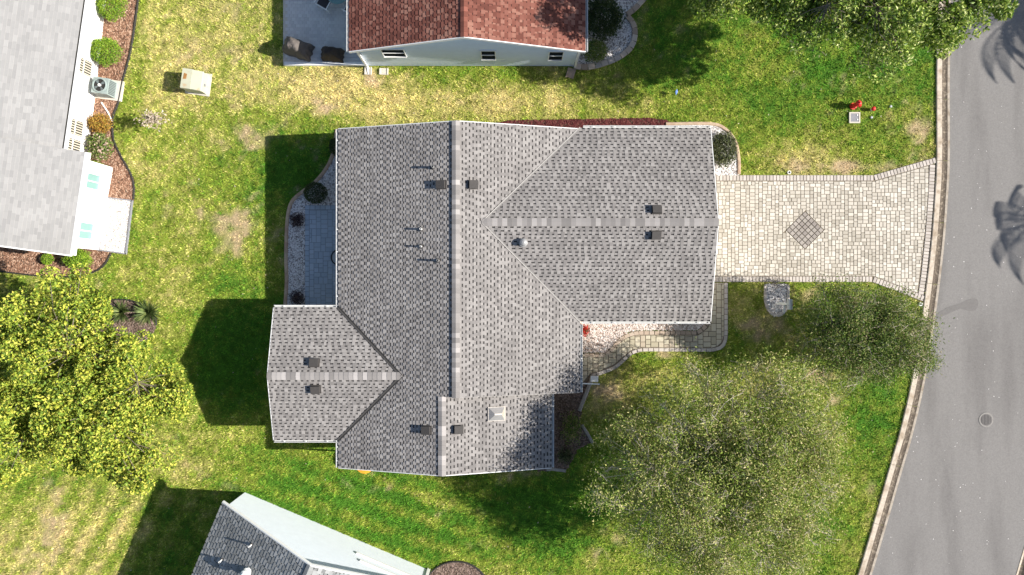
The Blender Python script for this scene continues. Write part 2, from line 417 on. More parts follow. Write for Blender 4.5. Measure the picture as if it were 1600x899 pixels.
# ------------------------------------------------------------------ generic generators
def shingle_field(poly, E, t, zb, pitch, mb, r, course=0.152, per=(0.22, 0.32), frac=(0.45, 0.62), gap_s=0.42, hi=0.026, strip=0.9):
    """Lay tabs over the plan polygon POLY. E: a point of the eave, t: unit vector along it; upslope is t turned left."""
    t = np.array(t); s = np.array((-t[1], t[0])); E = np.array(E)
    q = [(float(np.dot(np.array(p) - E, t)), float(np.dot(np.array(p) - E, s))) for p in poly]
    t0, t1 = min(a for a, b in q), max(a for a, b in q)
    s1 = max(b for a, b in q); s0 = min(b for a, b in q)
    def put(x0, x1, y0, y1, za, zc, ya, yc):
        c = clip_rect(q, x0, y0, x1, y1)
        if len(c) < 3 or area(c) < 2e-4: return
        if sum(c[i][0] * c[(i + 1) % len(c)][1] - c[(i + 1) % len(c)][0] * c[i][1] for i in range(len(c))) < 0: c = c[::-1]
        n = len(c); top, bot = [], []
        for a, b in c:
            w = E + t * a + s * b
            z = zb + pitch * b
            k = (b - ya) / (yc - ya)
            top.append((w[0], w[1], z + za + (zc - za) * k)); bot.append((w[0], w[1], z - 0.004))
        mb.add(bot + top, [tuple(range(n, 2 * n))] + [(i, (i + 1) % n, n + (i + 1) % n, n + i) for i in range(n)])
    n = int(math.ceil((s1 - s0) / course))
    for k in range(n):
        y0 = s0 + k * course; y1 = y0 + course
        x = t0 - r.random() * 0.4
        while x < t1:                                   # the plain part of the course
            w = strip * (0.8 + 0.4 * r.random())
            put(x, x + w - 0.004, y0 + course * gap_s, y1 + 0.01, hi * 0.45, hi * 0.15, y0, y1)
            x += w
        x = t0 - r.random() * 0.4
        while x < t1:                                   # raised tabs over it
            p = per[0] + (per[1] - per[0]) * r.random()
            w = p * (frac[0] + (frac[1] - frac[0]) * r.random())
            put(x, x + w, y0 + r.normal() * 0.003, y1, hi, hi * 0.3, y0, y1)
            x += p
def slab(mb, poly, E, t, zb, pitch, th=0.16):
    t = np.array(t); s = np.array((-t[1], t[0])); E = np.array(E)
    f = lambda x, y: zb + pitch * float(np.dot(np.array((x, y)) - E, s))
    mb.prism(poly, lambda x, y: f(x, y) - th, f)
    return f
def cap_mesh(name, m, hw, ln, drop, th=0.022):
    """one ridge shingle, lying along x, folded over the ridge"""
    mb = MB()
    for sg in (1, -1):
        a = [(-ln / 2, 0, 0.02), (ln / 2, 0, 0.008), (ln / 2, sg * hw, 0.008 - drop), (-ln / 2, sg * hw, 0.02 - drop)]
        if sg < 0: a = [a[3], a[2], a[1], a[0]]
        b = [(x, y, z + th) for x, y, z in a]
        mb.hexa(a, b)
    return mb.mesh(name, m)
def ridge_caps(parent, A, B, pitch, m, hw=0.17, ln=0.25, step=0.21):
    A, B = Vector(A), Vector(B)
    me = cap_mesh('ridge_cap', m, hw, ln, hw * pitch)
    d = (B - A); n = max(1, int(d.length / step)); rz = math.atan2(d.y, d.x)
    for i in range(n):
        link('ridge_cap', me, parent, A + d * ((i + 0.5) / n) + Vector((0, 0, 0.012)), rz)
def gutter(parent, A, B, out, z, w=0.105, label=None, hangers=True, m=None):
    """open U-channel from A to B (xy), OUT = unit vector away from the house"""
    A, B, o = Vector((*A, 0)), Vector((*B, 0)), Vector((*out, 0))
    mb = MB(); th = 0.018
    def bar(o0, o1, z0, z1):
        a = [A + o * o0, B + o * o0, B + o * o1, A + o * o1]
        mb.hexa([(p.x, p.y, z0) for p in a], [(p.x, p.y, z1) for p in a])
    bar(0.004, w, z - 0.11, z - 0.095)
    bar(w - 0.028, w, z - 0.0948, z + 0.0)
    bar(0.004, 0.02, z - 0.0948, z - 0.012)
    g = mb.build('gutter', m or M['aluminium'], parent)
    if hangers:
        d = B - A; n = max(2, int(d.length / 0.95))
        hm = MB(); hm.box(0, 0, -0.012, 0.006, 0.04, w - 0.05, math.atan2(d.y, d.x))
        me = hm.mesh('hanger', M['fascia'])
        for i in range(n):
            p = A + d * ((i + 0.5) / n) + o * (w / 2 - 0.004)
            link('hanger', me, g, (p.x, p.y, z - 0.004))
    return g
def octas(c, a, b, h, ang, tilt=None):
    """flattened octahedra as triangles: (N*8*3, 3)"""
    n = len(c)
    base = np.array([(1, 0, 0), (0, 1, 0), (-1, 0, 0), (0, -1, 0), (0, 0, 1), (0, 0, -1)], float)
    v = base[None] * np.stack([a, b, h], 1)[:, None, :]
    if tilt is not None:
        ct, st = np.cos(tilt)[:, None], np.sin(tilt)[:, None]
        x, z = v[..., 0] * ct - v[..., 2] * st, v[..., 0] * st + v[..., 2] * ct
        v = np.stack([x, v[..., 1], z], 2)
    ca, sa = np.cos(ang)[:, None], np.sin(ang)[:, None]
    v = np.stack([v[..., 0] * ca - v[..., 1] * sa, v[..., 0] * sa + v[..., 1] * ca, v[..., 2]], 2) + c[:, None, :]
    f = np.array([(0, 1, 4), (1, 2, 4), (2, 3, 4), (3, 0, 4), (1, 0, 5), (2, 1, 5), (3, 2, 5), (0, 3, 5)])
    idx = (np.arange(n)[:, None, None] * 6 + f[None]).reshape(-1, 3)
    return v.reshape(-1, 3), idx
def scatter(poly_px, dens):
    xs = [p[0] for p in poly_px]; ys = [p[1] for p in poly_px]
    a = (max(xs) - min(xs)) * (max(ys) - min(ys)) / S / S
    n = int(a * dens)
    x = rng.uniform(min(xs), max(xs), n); y = rng.uniform(min(ys), max(ys), n)
    k = inside(x, y, poly_px)
    return x[k], y[k]
def bed(name, label, poly_px, basemat, chipmat, dens, size, elong, z=0.035, cat='ground cover', hmul=0.5, holes=()):
    """a soil sheet covered in loose chips or pebbles: one object, nobody could count the pieces"""
    x, y = scatter(poly_px, dens)
    for h in holes:
        k = ~inside(x, y, h); x, y = x[k], y[k]
    n = len(x)
    sz = rng.uniform(size[0], size[1], n)
    c = np.stack([(x - CX) / S, (CY - y) / S, z + rng.uniform(0.0, 0.02, n)], 1)
    v, idx = octas(c, sz * elong, sz, sz * hmul, rng.uniform(0, 6.28, n), rng.normal(0, 0.25, n))
    pieces = mesh_np(name, v, idx, chipmat)
    mb = MB(); mb.prism([(GX(a), GY(b)) for a, b in poly_px], -0.05, z)
    o = link(name, mb.mesh(name, basemat))
    tag(o, label, cat, kind='structure')
    p = link('mulch_chips' if 'mulch' in name else 'pebbles', pieces, o)
    p['kind'] = 'stuff'
    EXCL.append(poly_px)
    return o
EXCL = []                                               # image-space ground polygons where no grass grows

def leaves(c, size, aspect, up, r, droop=0.15):
    """rhombic leaves: (N*4, 3)"""
    n = len(c)
    nr = r.normal(size=(n, 3)); nr /= np.linalg.norm(nr, axis=1, keepdims=True)
    nr[:, 2] += up; nr /= np.linalg.norm(nr, axis=1, keepdims=True)
    a = np.cross(nr, r.normal(size=(n, 3))); a /= np.linalg.norm(a, axis=1, keepdims=True) + 1e-9
    b = np.cross(nr, a)
    L = size[:, None]
    dz = nr * L * droop
    v = np.stack([c - a * L * 0.5 - dz, c + b * L * aspect * 0.5, c + a * L * 0.5 - dz, c - b * L * aspect * 0.5], 1)
    return v.reshape(-1, 3)
def bush(name, label, px, py, rx, ry, h, leaf, n=2600, size=(0.05, 0.09), shell=0.22, group=None, z0=0.0, aspect=0.55, rough=0.06, cat='bush', up=0.5, flat=False):
    """rounded shrub whose middle shows at image point (px, py)"""
    c0 = P(px, py, z0 + h * 0.55)
    t = thing(name, label, cat, (c0.x, c0.y, z0), group)
    d = rng.normal(size=(n, 3)); d /= np.linalg.norm(d, axis=1, keepdims=True)
    d[:, 2] = np.where(d[:, 2] < -0.35, -d[:, 2], d[:, 2])
    k = 1 - shell * rng.random(n) ** 1.6
    lump = 1 + rough * np.sin(d[:, 0] * 7 + px) * np.cos(d[:, 1] * 6 + py) + rough * rng.normal(size=n)
    c = d * (k * lump)[:, None] * np.array((rx, ry, h * 0.52)) + np.array((c0.x, c0.y, z0 + h * 0.5))
    v = leaves(c, rng.uniform(size[0], size[1], n), aspect, up, rng)
    v[:, 2] = np.maximum(v[:, 2], z0 + 0.01)
    link('foliage', mesh_np('foliage', v, 4, M['leaf_' + leaf]), t)
    mb = MB()
    for i in range(7):
        a = i * 0.9 + 0.3
        e = (c0.x + math.cos(a) * rx * 0.6, c0.y + math.sin(a) * ry * 0.6, z0 + h * 0.7)
        mb.tube([(c0.x, c0.y, z0 - 0.05), (c0.x + math.cos(a) * rx * 0.2, c0.y + math.sin(a) * ry * 0.2, z0 + h * 0.35), e], 0.02, 0.008, 5)
    mb.build('stem', M['bark'], t)
    return t
def tree(name, label, base, cc, R, nclump, cr, lpc, size, leaf, bark, trunk_r, seed, hollow=0.45, nmain=8, twigs=0, aspect=0.5, up=0.5, limb_r=0.07, twig_r=0.013, upper=0.25, uneven=0.22, patchy=0.5, puff=0.0, twig_len=(0.45, 0.95)):
    r = np.random.default_rng(seed)
    base = Vector((*base, 0)); cc = np.array(cc); R = np.array(R)
    t = thing(name, label, 'tree', base)
    d = r.normal(size=(nclump * 3, 3)); d /= np.linalg.norm(d, axis=1, keepdims=True)
    d = d[d[:, 2] > -0.45 + upper * r.random(len(d))][:nclump]
    ang = np.arctan2(d[:, 1], d[:, 0])
    lob = 1 + uneven * (np.sin(ang * 3 + seed) * 0.5 + np.sin(ang * 5 + 2.1 * seed) * 0.35 + np.sin(ang * 9 + seed * 0.7) * 0.3)
    u = hollow + (1 - hollow) * r.random(len(d)) ** 0.75
    cl = cc + d * (u * lob)[:, None] * R
    tb = MB()
    fork = Vector((base.x * 0.6 + cc[0] * 0.4, base.y * 0.6 + cc[1] * 0.4, max(0.9, cc[2] - R[2] * 0.95)))
    mid = base.lerp(fork, 0.5) + Vector((0.08, -0.06, 0))
    tb.tube([base - Vector((0, 0, 0.1)), base + Vector((0, 0, 0.12)), mid, fork], trunk_r * 1.25, trunk_r * 0.8, 9)
    tb.build('trunk', bark, t, smooth=True)
    lb = MB(); pts = []
    for i in range(nmain):
        a = 2 * math.pi * (i + 0.6 * r.random()) / nmain
        rad = 0.35 + 0.4 * r.random()
        e = Vector((cc[0] + math.cos(a) * R[0] * rad, cc[1] + math.sin(a) * R[1] * rad, cc[2] + R[2] * (0.1 + 0.5 * r.random())))
        m1 = fork.lerp(e, 0.4) + Vector((r.normal() * 0.2, r.normal() * 0.2, 0.25))
        path = [fork.lerp(m1, k / 4) for k in range(4)] + [m1.lerp(e, k / 4) for k in range(5)]
        lb.tube(path, limb_r, limb_r * 0.35, 6)
        pts += path[2:]
    pa = np.array([tuple(p) for p in pts])
    for c in cl:
        k = int(np.argmin(np.linalg.norm(pa - c, axis=1) + 0.25 * r.random(len(pa))))
        p0, p1 = Vector(pa[k]), Vector(c)
        m1 = p0.lerp(p1, 0.5) + Vector((r.normal() * 0.12, r.normal() * 0.12, 0.10))
        lb.tube([p0, m1, p1], limb_r * 0.30, twig_r, 4, cap=False)
    for c in cl:
        for _ in range(twigs):
            q = Vector(c)
            dv = Vector((c - cc) / R).normalized() * 0.55 + Vector(r.normal(size=3)) * 0.6 + Vector((0, 0, 0.15))
            dv.normalize(); ln = r.uniform(*twig_len)
            bend = Vector(r.normal(size=3)) * 0.12
            lb.tube([q - dv * ln * 0.4, q + dv * ln * 0.2 + bend, q + dv * ln * 0.6], twig_r, twig_r * 0.45, 3, cap=False)
    lb.build('branches', bark, t)
    wt = 1 + patchy * 3.2 * (fbm(cl[:, 0], cl[:, 1], 1.5, seed + 100) - 0.5) + patchy * 0.5 * r.normal(size=len(cl))
    cnt = np.maximum(0, lpc * np.clip(wt, 0.05, 2.2)).astype(int)
    cen = np.repeat(cl, cnt, axis=0); n = len(cen)
    g = r.normal(size=(n, 3))
    if puff:                                                # leaves sit on the outside of each clump
        g /= np.linalg.norm(g, axis=1, keepdims=True)
        g *= (1 - puff * r.random((n, 1)) ** 2) * np.repeat(0.7 + 0.6 * r.random(len(cl)), cnt)[:, None]
        g *= np.array((1, 1, 0.75)) * cr
    else:
        g *= np.array((1, 1, 0.6)) * cr * 0.55
    v = leaves(cen + g, r.uniform(size[0], size[1], n), aspect, up, r)
    o = link('crown', mesh_np('crown', v, 4, M['leaf_' + leaf]), t)
    return t

# ------------------------------------------------------------------ setting: kerb, road
KP = [(1466, -420), (1465, -200), (1464, 0), (1462, 120), (1462, 250), (1459, 310), (1454.5, 370), (1448, 430), (1440, 490), (1431, 550), (1420, 610), (1404.5, 675), (1387, 735), (1367, 805), (1339.5, 897), (1305, 1000), (1240, 1180), (1160, 1380)]
kd = np.array([(GX(a), GY(b)) for a, b in resample(spline(KP, 10), 8)])
tan = np.gradient(kd, axis=0); tan /= np.linalg.norm(tan, axis=1, keepdims=True)
nrm = np.stack([-tan[:, 1], tan[:, 0]], 1)              # towards the road (+x)
if nrm[len(nrm) // 2, 0] < 0: nrm = -nrm
KW, RW = 0.66, 6.75
def kerb(label, off0, sg):
    root = thing('kerb', label, 'kerb', (kd[len(kd) // 2][0] + off0, kd[len(kd) // 2][1], 0)); root['kind'] = 'structure'
    prof = [(0.0, -0.1), (0.0, 0.075), (0.03, 0.09), (0.26, 0.085), (0.31, 0.07), (0.42, 0.026), (0.50, 0.022), (0.565, 0.03), (0.66, 0.045), (0.66, -0.1)]
    step = 12
    for i0 in range(0, len(kd) - 1, step):
        i1 = min(i0 + step, len(kd) - 1)
        mb = MB(); rows = []
        for i in range(i0, i1 + 1):
            sh = 0.008 if i == i0 else (-0.008 if i == i1 else 0)
            b = kd[i] + tan[i] * sh
            rows.append([(b[0] + nrm[i][0] * (off0 + sg * o), b[1] + nrm[i][1] * (off0 + sg * o), z) for o, z in prof])
        n = len(prof); vs = [p for rw in rows for p in rw]
        fs = []; ms = []
        for a in range(len(rows) - 1):
            for k in range(n - 1):
                q = (a * n + k, a * n + k + 1, (a + 1) * n + k + 1, (a + 1) * n + k)
                fs.append(q); ms.append(1 if 3 <= k <= 6 else 0)
        mb.add(vs, fs); mb.m = ms
        mb.add(rows[0], [tuple(range(n))]); mb.add(rows[-1], [tuple(range(n))[::-1]])
        mb.build('kerb_section', [M['kerb'], M['gutterdirt']], root)
    return root
kerb('weathered concrete rolled kerb between the lawns and the west side of the grey road', 0.0, 1)
kerb('short stretch of concrete kerb on the far side of the grey road', KW * 2 + RW, -1)
mb = MB()
for i in range(len(kd) - 1):
    a, b = kd[i], kd[i + 1]; na, nb = nrm[i], nrm[i + 1]
    o0, o1 = KW - 0.03, KW + RW + 0.03
    for k in range(3):
        u0, u1 = o0 + (o1 - o0) * k / 3, o0 + (o1 - o0) * (k + 1) / 3
        mb.add([(*(a + na * u0), 0.03), (*(a + na * u1), 0.03), (*(b + nb * u1), 0.03), (*(b + nb * u0), 0.03)], [(0, 3, 2, 1)])
tag(mb.build('road', M['asphalt']), 'curving grey asphalt road with pale flecks', 'road', kind='structure')
road_poly = [tuple(p) for p in kd] + [tuple(p) for p in (kd + nrm * (2 * KW + RW))[::-1]]
road_px = [(a * S + CX, CY - b * S) for a, b in road_poly]
EXCL.append(road_px)
# slightly darker patch on the asphalt
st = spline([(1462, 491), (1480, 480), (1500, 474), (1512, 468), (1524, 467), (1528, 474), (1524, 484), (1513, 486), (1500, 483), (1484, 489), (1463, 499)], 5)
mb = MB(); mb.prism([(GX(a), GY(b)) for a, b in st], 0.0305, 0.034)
tag(mb.build('road_dark_patch', M['dark_patch']), 'faint dark streak across the asphalt by the kerb', 'dark_patch', kind='structure')
# manhole
t = thing('manhole_cover', 'round iron manhole cover set in the grey road', 'manhole cover', (GX(1540), GY(656), 0.03))
mb = MB(); c = G(1540, 656)
n = 28
vs = [(c.x + r_ * math.cos(6.2832 * k / n), c.y + r_ * math.sin(6.2832 * k / n), z) for r_, z in ((0.36, 0.031), (0.35, 0.044), (0.285, 0.044), (0.28, 0.031)) for k in range(n)]
mb.add(vs, [(j * n + k, j * n + (k + 1) % n, (j + 1) * n + (k + 1) % n, (j + 1) * n + k) for j in range(3) for k in range(n)])
mb.build('rim', M['rimiron'], t)
mb = MB(); mb.lathe(c.x, c.y, [(0.278, 0.02), (0.278, 0.04)], 24)
for k in range(-3, 4):
    w = math.sqrt(0.25 ** 2 - (k * 0.07) ** 2)
    mb.box(c.x + k * 0.07, c.y, 0.0402, 0.05, 0.025, 2 * w, 0)
mb.build('lid', M['manhole'], t)

# ------------------------------------------------------------------ paving
def tiles(region, u, r, ang=0.0, org=(0, 0)):
    """2x2, 3x2 and 2x3 unit pavers over REGION (world xy), clipped to it: list of polygons"""
    x0, x1 = min(p[0] for p in region), max(p[0] for p in region)
    y0, y1 = min(p[1] for p in region), max(p[1] for p in region)
    nx, ny = int((x1 - x0) / u) + 6, int((y1 - y0) / u) + 6
    occ = np.zeros((ny + 4, nx), bool); out = []
    for j in range(ny):
        i = 0
        while i < nx:
            if occ[j, i]: i += 1; continue
            L = 0
            while i + L < nx and not occ[j, i + L]: L += 1
            if j == 0: L = nx - i
            opts = [w for w in (2, 3) if w == L or L - w >= 2]
            if not opts: w = L
            else: w = opts[int(r.integers(len(opts)))]
            h = 2 if w != 2 else (3 if r.random() < 0.5 else 2)
            if j == 0: h = int(r.integers(2, 4)) if w == 2 else 2
            occ[j:j + h, i:i + w] = True
            c = clip_rect(region, x0 - u * 2 + i * u, y0 - u * 2 + j * u, x0 - u * 2 + (i + w) * u, y0 - u * 2 + (j + h) * u)
            if len(c) >= 3 and area(c) > 0.25 * u * u: out.append(c)
            i += w
    return out
def shrink(poly, g):
    cx = sum(p[0] for p in poly) / len(poly); cy = sum(p[1] for p in poly) / len(poly)
    w = max(p[0] for p in poly) - min(p[0] for p in poly); h = max(p[1] for p in poly) - min(p[1] for p in poly)
    fx, fy = max(0.3, 1 - g / max(w, 1e-3)), max(0.3, 1 - g / max(h, 1e-3))
    return [(cx + (p[0] - cx) * fx, cy + (p[1] - cy) * fy) for p in poly]
def paver_solid(mb, poly, z0, z1, bev=0.012):
    n = len(poly)
    if sum(poly[i][0] * poly[(i + 1) % n][1] - poly[(i + 1) % n][0] * poly[i][1] for i in range(n)) < 0: poly = poly[::-1]
    top = shrink(poly, bev * 2)
    vs = [(p[0], p[1], z0) for p in poly] + [(p[0], p[1], z1 - bev * 0.6) for p in poly] + [(p[0], p[1], z1) for p in top]
    fs = [tuple(range(2 * n, 3 * n))]
    for k in (0, n):
        fs += [(k + i, k + (i + 1) % n, k + n + (i + 1) % n, k + n + i) for i in range(n)]
    mb.add(vs, fs)
def border(parent, line_px, step_px, w_px, m, z1, side=1, gap=0.025, z0=0.0):
    """row of equal pavers along a polyline, to its right (side=1, in the photo) or left"""
    pts = resample(line_px, step_px)
    L = float(np.mean(np.hypot(*np.diff(pts, axis=0).T))) / S
    b = MB(); paver_solid(b, [(-L / 2 + gap / 2, -w_px / S / 2 + gap / 2), (L / 2 - gap / 2, -w_px / S / 2 + gap / 2), (L / 2 - gap / 2, w_px / S / 2 - gap / 2), (-L / 2 + gap / 2, w_px / S / 2 - gap / 2)], z0 - z1, 0)
    me = b.mesh('paver', m)
    for i in range(len(pts) - 1):
        d = pts[i + 1] - pts[i]; d = d / np.linalg.norm(d)
        nn = np.array((-d[1], d[0])) * side
        c = (pts[i] + pts[i + 1]) / 2 + nn * w_px / 2
        link('paver', me, parent, (GX(c[0]), GY(c[1]), z1 + rng.normal() * 0.002), math.atan2(-d[1], d[0]))

# driveway
DR = [(1085, 274), (1364, 274), (1461, 246), (1462, 250), (1459, 310), (1454.5, 370), (1448, 430), (1442, 472), (1362, 441), (1085, 441)]
FIELD = [(1085, 283.5), (1366, 283.5), (1451, 259), (1449.5, 300), (1445.5, 350), (1441, 390), (1436, 430), (1432.5, 458), (1364, 431.5), (1085, 431.5)]
EXCL.append(DR)
mb = MB(); mb.prism([(GX(a), GY(b)) for a, b in DR], -0.08, 0.03)
drive = tag(mb.build('driveway', M['joint']), 'pale block paved driveway with a dark diamond inset', 'driveway', kind='structure')
reg = [(GX(a), GY(b)) for a, b in FIELD]
mb = MB(); dcx, dcy, dh = GX(1257), GY(360), 29.9 / S
for q in tiles(reg, 2.85 / S, rng):
    cx = sum(p[0] for p in q) / len(q) - dcx; cy = sum(p[1] for p in q) / len(q) - dcy
    if abs(cx) + abs(cy) < dh + 0.3:
        sx, sy = (1 if cx >= 0 else -1), (1 if cy >= 0 else -1)
        q = clip_half(q, sx, sy, dh + sx * dcx + sy * dcy)
        if not q or area(q) < 0.004: continue
    paver_solid(mb, shrink(q, 0.023), 0.0, 0.052 + rng.normal() * 0.0025, 0.010)
tag(mb.build('paver_field', M['paver'], drive), kind='stuff')
border(drive, [(1087, 274), (1364, 274)], 5.2, 9, M['border'], 0.055)
border(drive, [(1364, 274), (1460, 246.5)], 5.2, 9, M['border'], 0.056)
border(drive, [(1362, 441), (1087, 441)], 5.2, 9, M['border'], 0.055)
border(drive, [(1441, 471), (1362, 441)], 5.2, 9, M['border'], 0.056)
border(drive, [(1460.5, 258), (1458, 310), (1453.5, 370), (1447, 430), (1442.5, 461)], 5.2, 9, M['border'], 0.055)
b = MB(); u = 6.9 / S
paver_solid(b, [(-u / 2 + 0.016, -u * 0.5 + 0.016), (u / 2 - 0.016, -u * 0.5 + 0.016), (u / 2 - 0.016, u * 0.5 - 0.016), (-u / 2 + 0.016, u * 0.5 - 0.016)], -0.05, 0, 0.01)
me = b.mesh('paver', M['diamond'])
for i in range(6):
    for j in range(6):
        a, c_ = (i - 2.5) * u, (j - 2.5) * u
        link('paver', me, drive, (dcx + (a - c_) * 0.7071, dcy + (a + c_) * 0.7071, 0.054), math.pi / 4)

# front walkway
WALK = [(885, 552), (944, 552), (952, 546), (962, 533), (974, 524), (985, 519), (997, 517), (1088, 517), (1099, 509), (1105, 494), (1106, 442), (1137, 442), (1137, 526), (1134, 538), (1126, 546), (1113, 550), (1005, 549), (990, 553), (978, 563), (965, 575), (945, 584), (925, 590), (912, 600), (885, 600)]
EXCL.append(WALK)
mb = MB(); mb.prism([(GX(a), GY(b)) for a, b in WALK], -0.08, 0.034)
walk = tag(mb.build('walkway', M['joint']), 'curving cream paver walkway from the driveway to the front entry', 'path', kind='structure')
WF = [(885, 552), (945, 555), (956, 549), (966, 538), (978, 529), (988, 525), (999, 524), (1091, 524), (1106, 513), (1112, 496), (1113, 442), (1131, 442), (1131, 524), (1127, 535), (1120, 541), (1111, 544), (1003, 543), (986, 547), (973, 558), (960, 569), (941, 578), (922, 584), (908, 600), (885, 600)]
for q in tiles([(GX(a), GY(b)) for a, b in WF], 4.1 / S, rng):
    mb = MB(); paver_solid(mb, shrink(q, 0.028), 0.0, 0.056 + rng.normal() * 0.002, 0.012)
    mb.build('paver', M['walk'], walk)
border(walk, spline([(912, 552), (944, 552), (952, 546), (962, 533), (974, 524), (985, 519), (997, 517)], 4) + [(1088, 517)] + spline([(1088, 517), (1099, 509), (1105, 494), (1106, 470), (1106, 442)], 4)[1:], 8.2, 6.5, M['walkborder'], 0.059)
border(walk, [(1137, 442), (1137, 520)] + spline([(1137, 520), (1135, 536), (1127, 546), (1113, 550)], 4)[1:] + [(1005, 549.5)] + spline([(1005, 549.5), (990, 553), (978, 563), (965, 575), (945, 584), (925, 590)], 4)[1:], 8.2, 6, M['border'], 0.058)

# rear patio, in the shade of the house
PAT = [(477, 321), (568, 321), (568, 480), (477, 480)]
EXCL.append(PAT)
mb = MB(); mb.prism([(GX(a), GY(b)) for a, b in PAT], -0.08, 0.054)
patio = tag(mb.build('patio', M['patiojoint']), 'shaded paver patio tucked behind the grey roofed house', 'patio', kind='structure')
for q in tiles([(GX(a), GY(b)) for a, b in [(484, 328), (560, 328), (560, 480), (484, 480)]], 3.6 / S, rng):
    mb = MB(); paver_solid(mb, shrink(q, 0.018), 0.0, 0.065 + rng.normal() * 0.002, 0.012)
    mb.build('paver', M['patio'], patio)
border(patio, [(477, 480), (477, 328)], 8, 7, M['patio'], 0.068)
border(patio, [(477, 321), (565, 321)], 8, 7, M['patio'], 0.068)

# patio of the red roofed house
PAT2 = [(443.5, -60), (585, -60), (585, 103), (443.5, 103)]
EXCL.append(PAT2)
mb = MB(); mb.prism([(GX(a), GY(b)) for a, b in PAT2], -0.08, 0.10)
patio2 = tag(mb.build('patio', M['concrete']), 'raised pale paver patio beside the red roofed house', 'patio', kind='structure')
mb = MB()
for j in range(-10, 19):
    for i in range(0, 21):
        x = 447 + i * 6.6 + (3.3 if j % 2 else 0); y = 3 + j * 5.2
        q = clip_rect([(GX(444), GY(102.6)), (GX(583), GY(102.6)), (GX(583), GY(-58)), (GX(444), GY(-58))], GX(x), GY(y + 5.2), GX(x + 6.6), GY(y))
        if q and area(q) > 0.004: paver_solid(mb, shrink(q, 0.008), 0.02, 0.12 + rng.normal() * 0.001, 0.006)
tag(mb.build('paver_field', M['palepatio'], patio2), kind='stuff')
mb = MB(); mb.box(GX(509), GY(101.2), 0.0, 0.17, 126 / S, 5.5 / S); mb.build('white_strip', M['white'], patio2)  # raised white strip along the lower patio edge

# ------------------------------------------------------------------ the grey roofed main house
ZE, PT = 2.6, 0.27
XL, XR1, XR2 = P(528.5, 0, ZE).x, P(906.5, 0, ZE).x, P(862, 0, ZE).x
R1, R2 = (XL + XR1) / 2 - 0.03, (XL + XR2) / 2
YT, YB = P(0, 202, ZE).y, P(0, 731, ZE).y
YS = GY(600.5)
YWT, YWB = P(0, 200, ZE).y, P(0, 502.5, ZE).y
YWM = (YWT + YWB) / 2; HWW = (YWT - YWB) / 2
XWR = P(1110, 0, ZE).x
YLT, YLB = P(0, 480.5, ZE).y, P(0, 688, ZE).y
YLM = (YLT + YLB) / 2; HWL = (YLT - YLB) / 2
XLW = P(428, 0, ZE).x
house = thing('house', 'single storey house with grey shingled cross gable roof in the middle of the lawns', 'house', (GX(720), GY(450), 0))
planes = [
    ([(XL, YT), (R1, YT), (R1, YS), (R2, YS), (R2, YB), (XL, YB), (XL, YLB), (XL + HWL, YLM), (XL, YLT)], (XL, 0), (0, -1)),
    ([(R1, YT), (XR1, YT), (XR1 - HWW, YWM), (XR1, YWB), (XR1, YS), (R1, YS)], (XR1, 0), (0, 1)),
    ([(R2, YS), (XR2, YS), (XR2, YB), (R2, YB)], (XR2, 0), (0, 1)),
    ([(XR1, YWT), (XWR, YWT), (XWR, YWM), (XR1 - HWW, YWM)], (0, YWT), (-1, 0)),
    ([(XR1, YWB), (XWR, YWB), (XWR, YWM), (XR1 - HWW, YWM)], (0, YWB), (1, 0)),
    ([(XLW, YLT), (XL, YLT), (XL + HWL, YLM), (XLW, YLM)], (0, YLT), (-1, 0)),
    ([(XLW, YLB), (XL, YLB), (XL + HWL, YLM), (XLW, YLM)], (0, YLB), (1, 0))]
rb, sb = MB(), MB()
zf = []
for poly, E, tt in planes:
    zf.append(slab(rb, poly, E, tt, ZE, PT, 0.18))
    shingle_field(poly, E, tt, ZE, PT, sb, rng)
roof = rb.build('roof', [M['under_grey']], house)
tag(sb.build('shingles', M['sh_grey'], roof), kind='stuff')
zr1, zr2, zrw, zrl = ZE + PT * (XR1 - R1), ZE + PT * (XR2 - R2), ZE + PT * HWW, ZE + PT * HWL
ridge_caps(roof, (R1, YT, zr1), (R1, YS, zr1), PT, M['cap_grey'])
ridge_caps(roof, (R2, YS, zr2), (R2, YB, zr2), PT, M['cap_grey'])
ridge_caps(roof, (XWR, YWM, zrw), (XR1 - HWW, YWM, zrw), PT, M['cap_grey'])
ridge_caps(roof, (XLW, YLM, zrl), (XL + HWL, YLM, zrl), PT, M['cap_grey'])
def valley(A, B, za, zb, w, m, parent):
    A, B = Vector((*A, za + 0.03)), Vector((*B, zb + 0.03)); d = (B - A); n = Vector((-d.y, d.x, 0)).normalized() * w / 2
    up = Vector((0, 0, 0.008 + w / 2 * PT * 0.7))
    for sg in (1, -1):
        mb = MB(); q = [A, B, B + n * sg + up, A + n * sg + up]
        if sg < 0: q = q[::-1]
        mb.hexa([tuple(p - Vector((0, 0, 0.03))) for p in q], [tuple(p) for p in q]); mb.build('valley_strip', m, parent)
M['valleydark'] = mat('dark_valley_strip', (0.05, 0.047, 0.045), 0.9, 0.25, 12)
M['valleygrey'] = mat('grey_valley_strip', (0.30, 0.285, 0.27), 0.9, 0.2, 12)
valley((XL, YLT), (XL + HWL, YLM), ZE, zrl, 0.13, M['valleydark'], roof); valley((XL, YLB), (XL + HWL, YLM), ZE, zrl, 0.13, M['valleydark'], roof)
valley((XR1, YWT), (XR1 - HWW, YWM), ZE, zrw, 0.08, M['valleygrey'], roof); valley((XR1, YWB), (XR1 - HWW, YWM), ZE, zrw, 0.08, M['valleygrey'], roof)
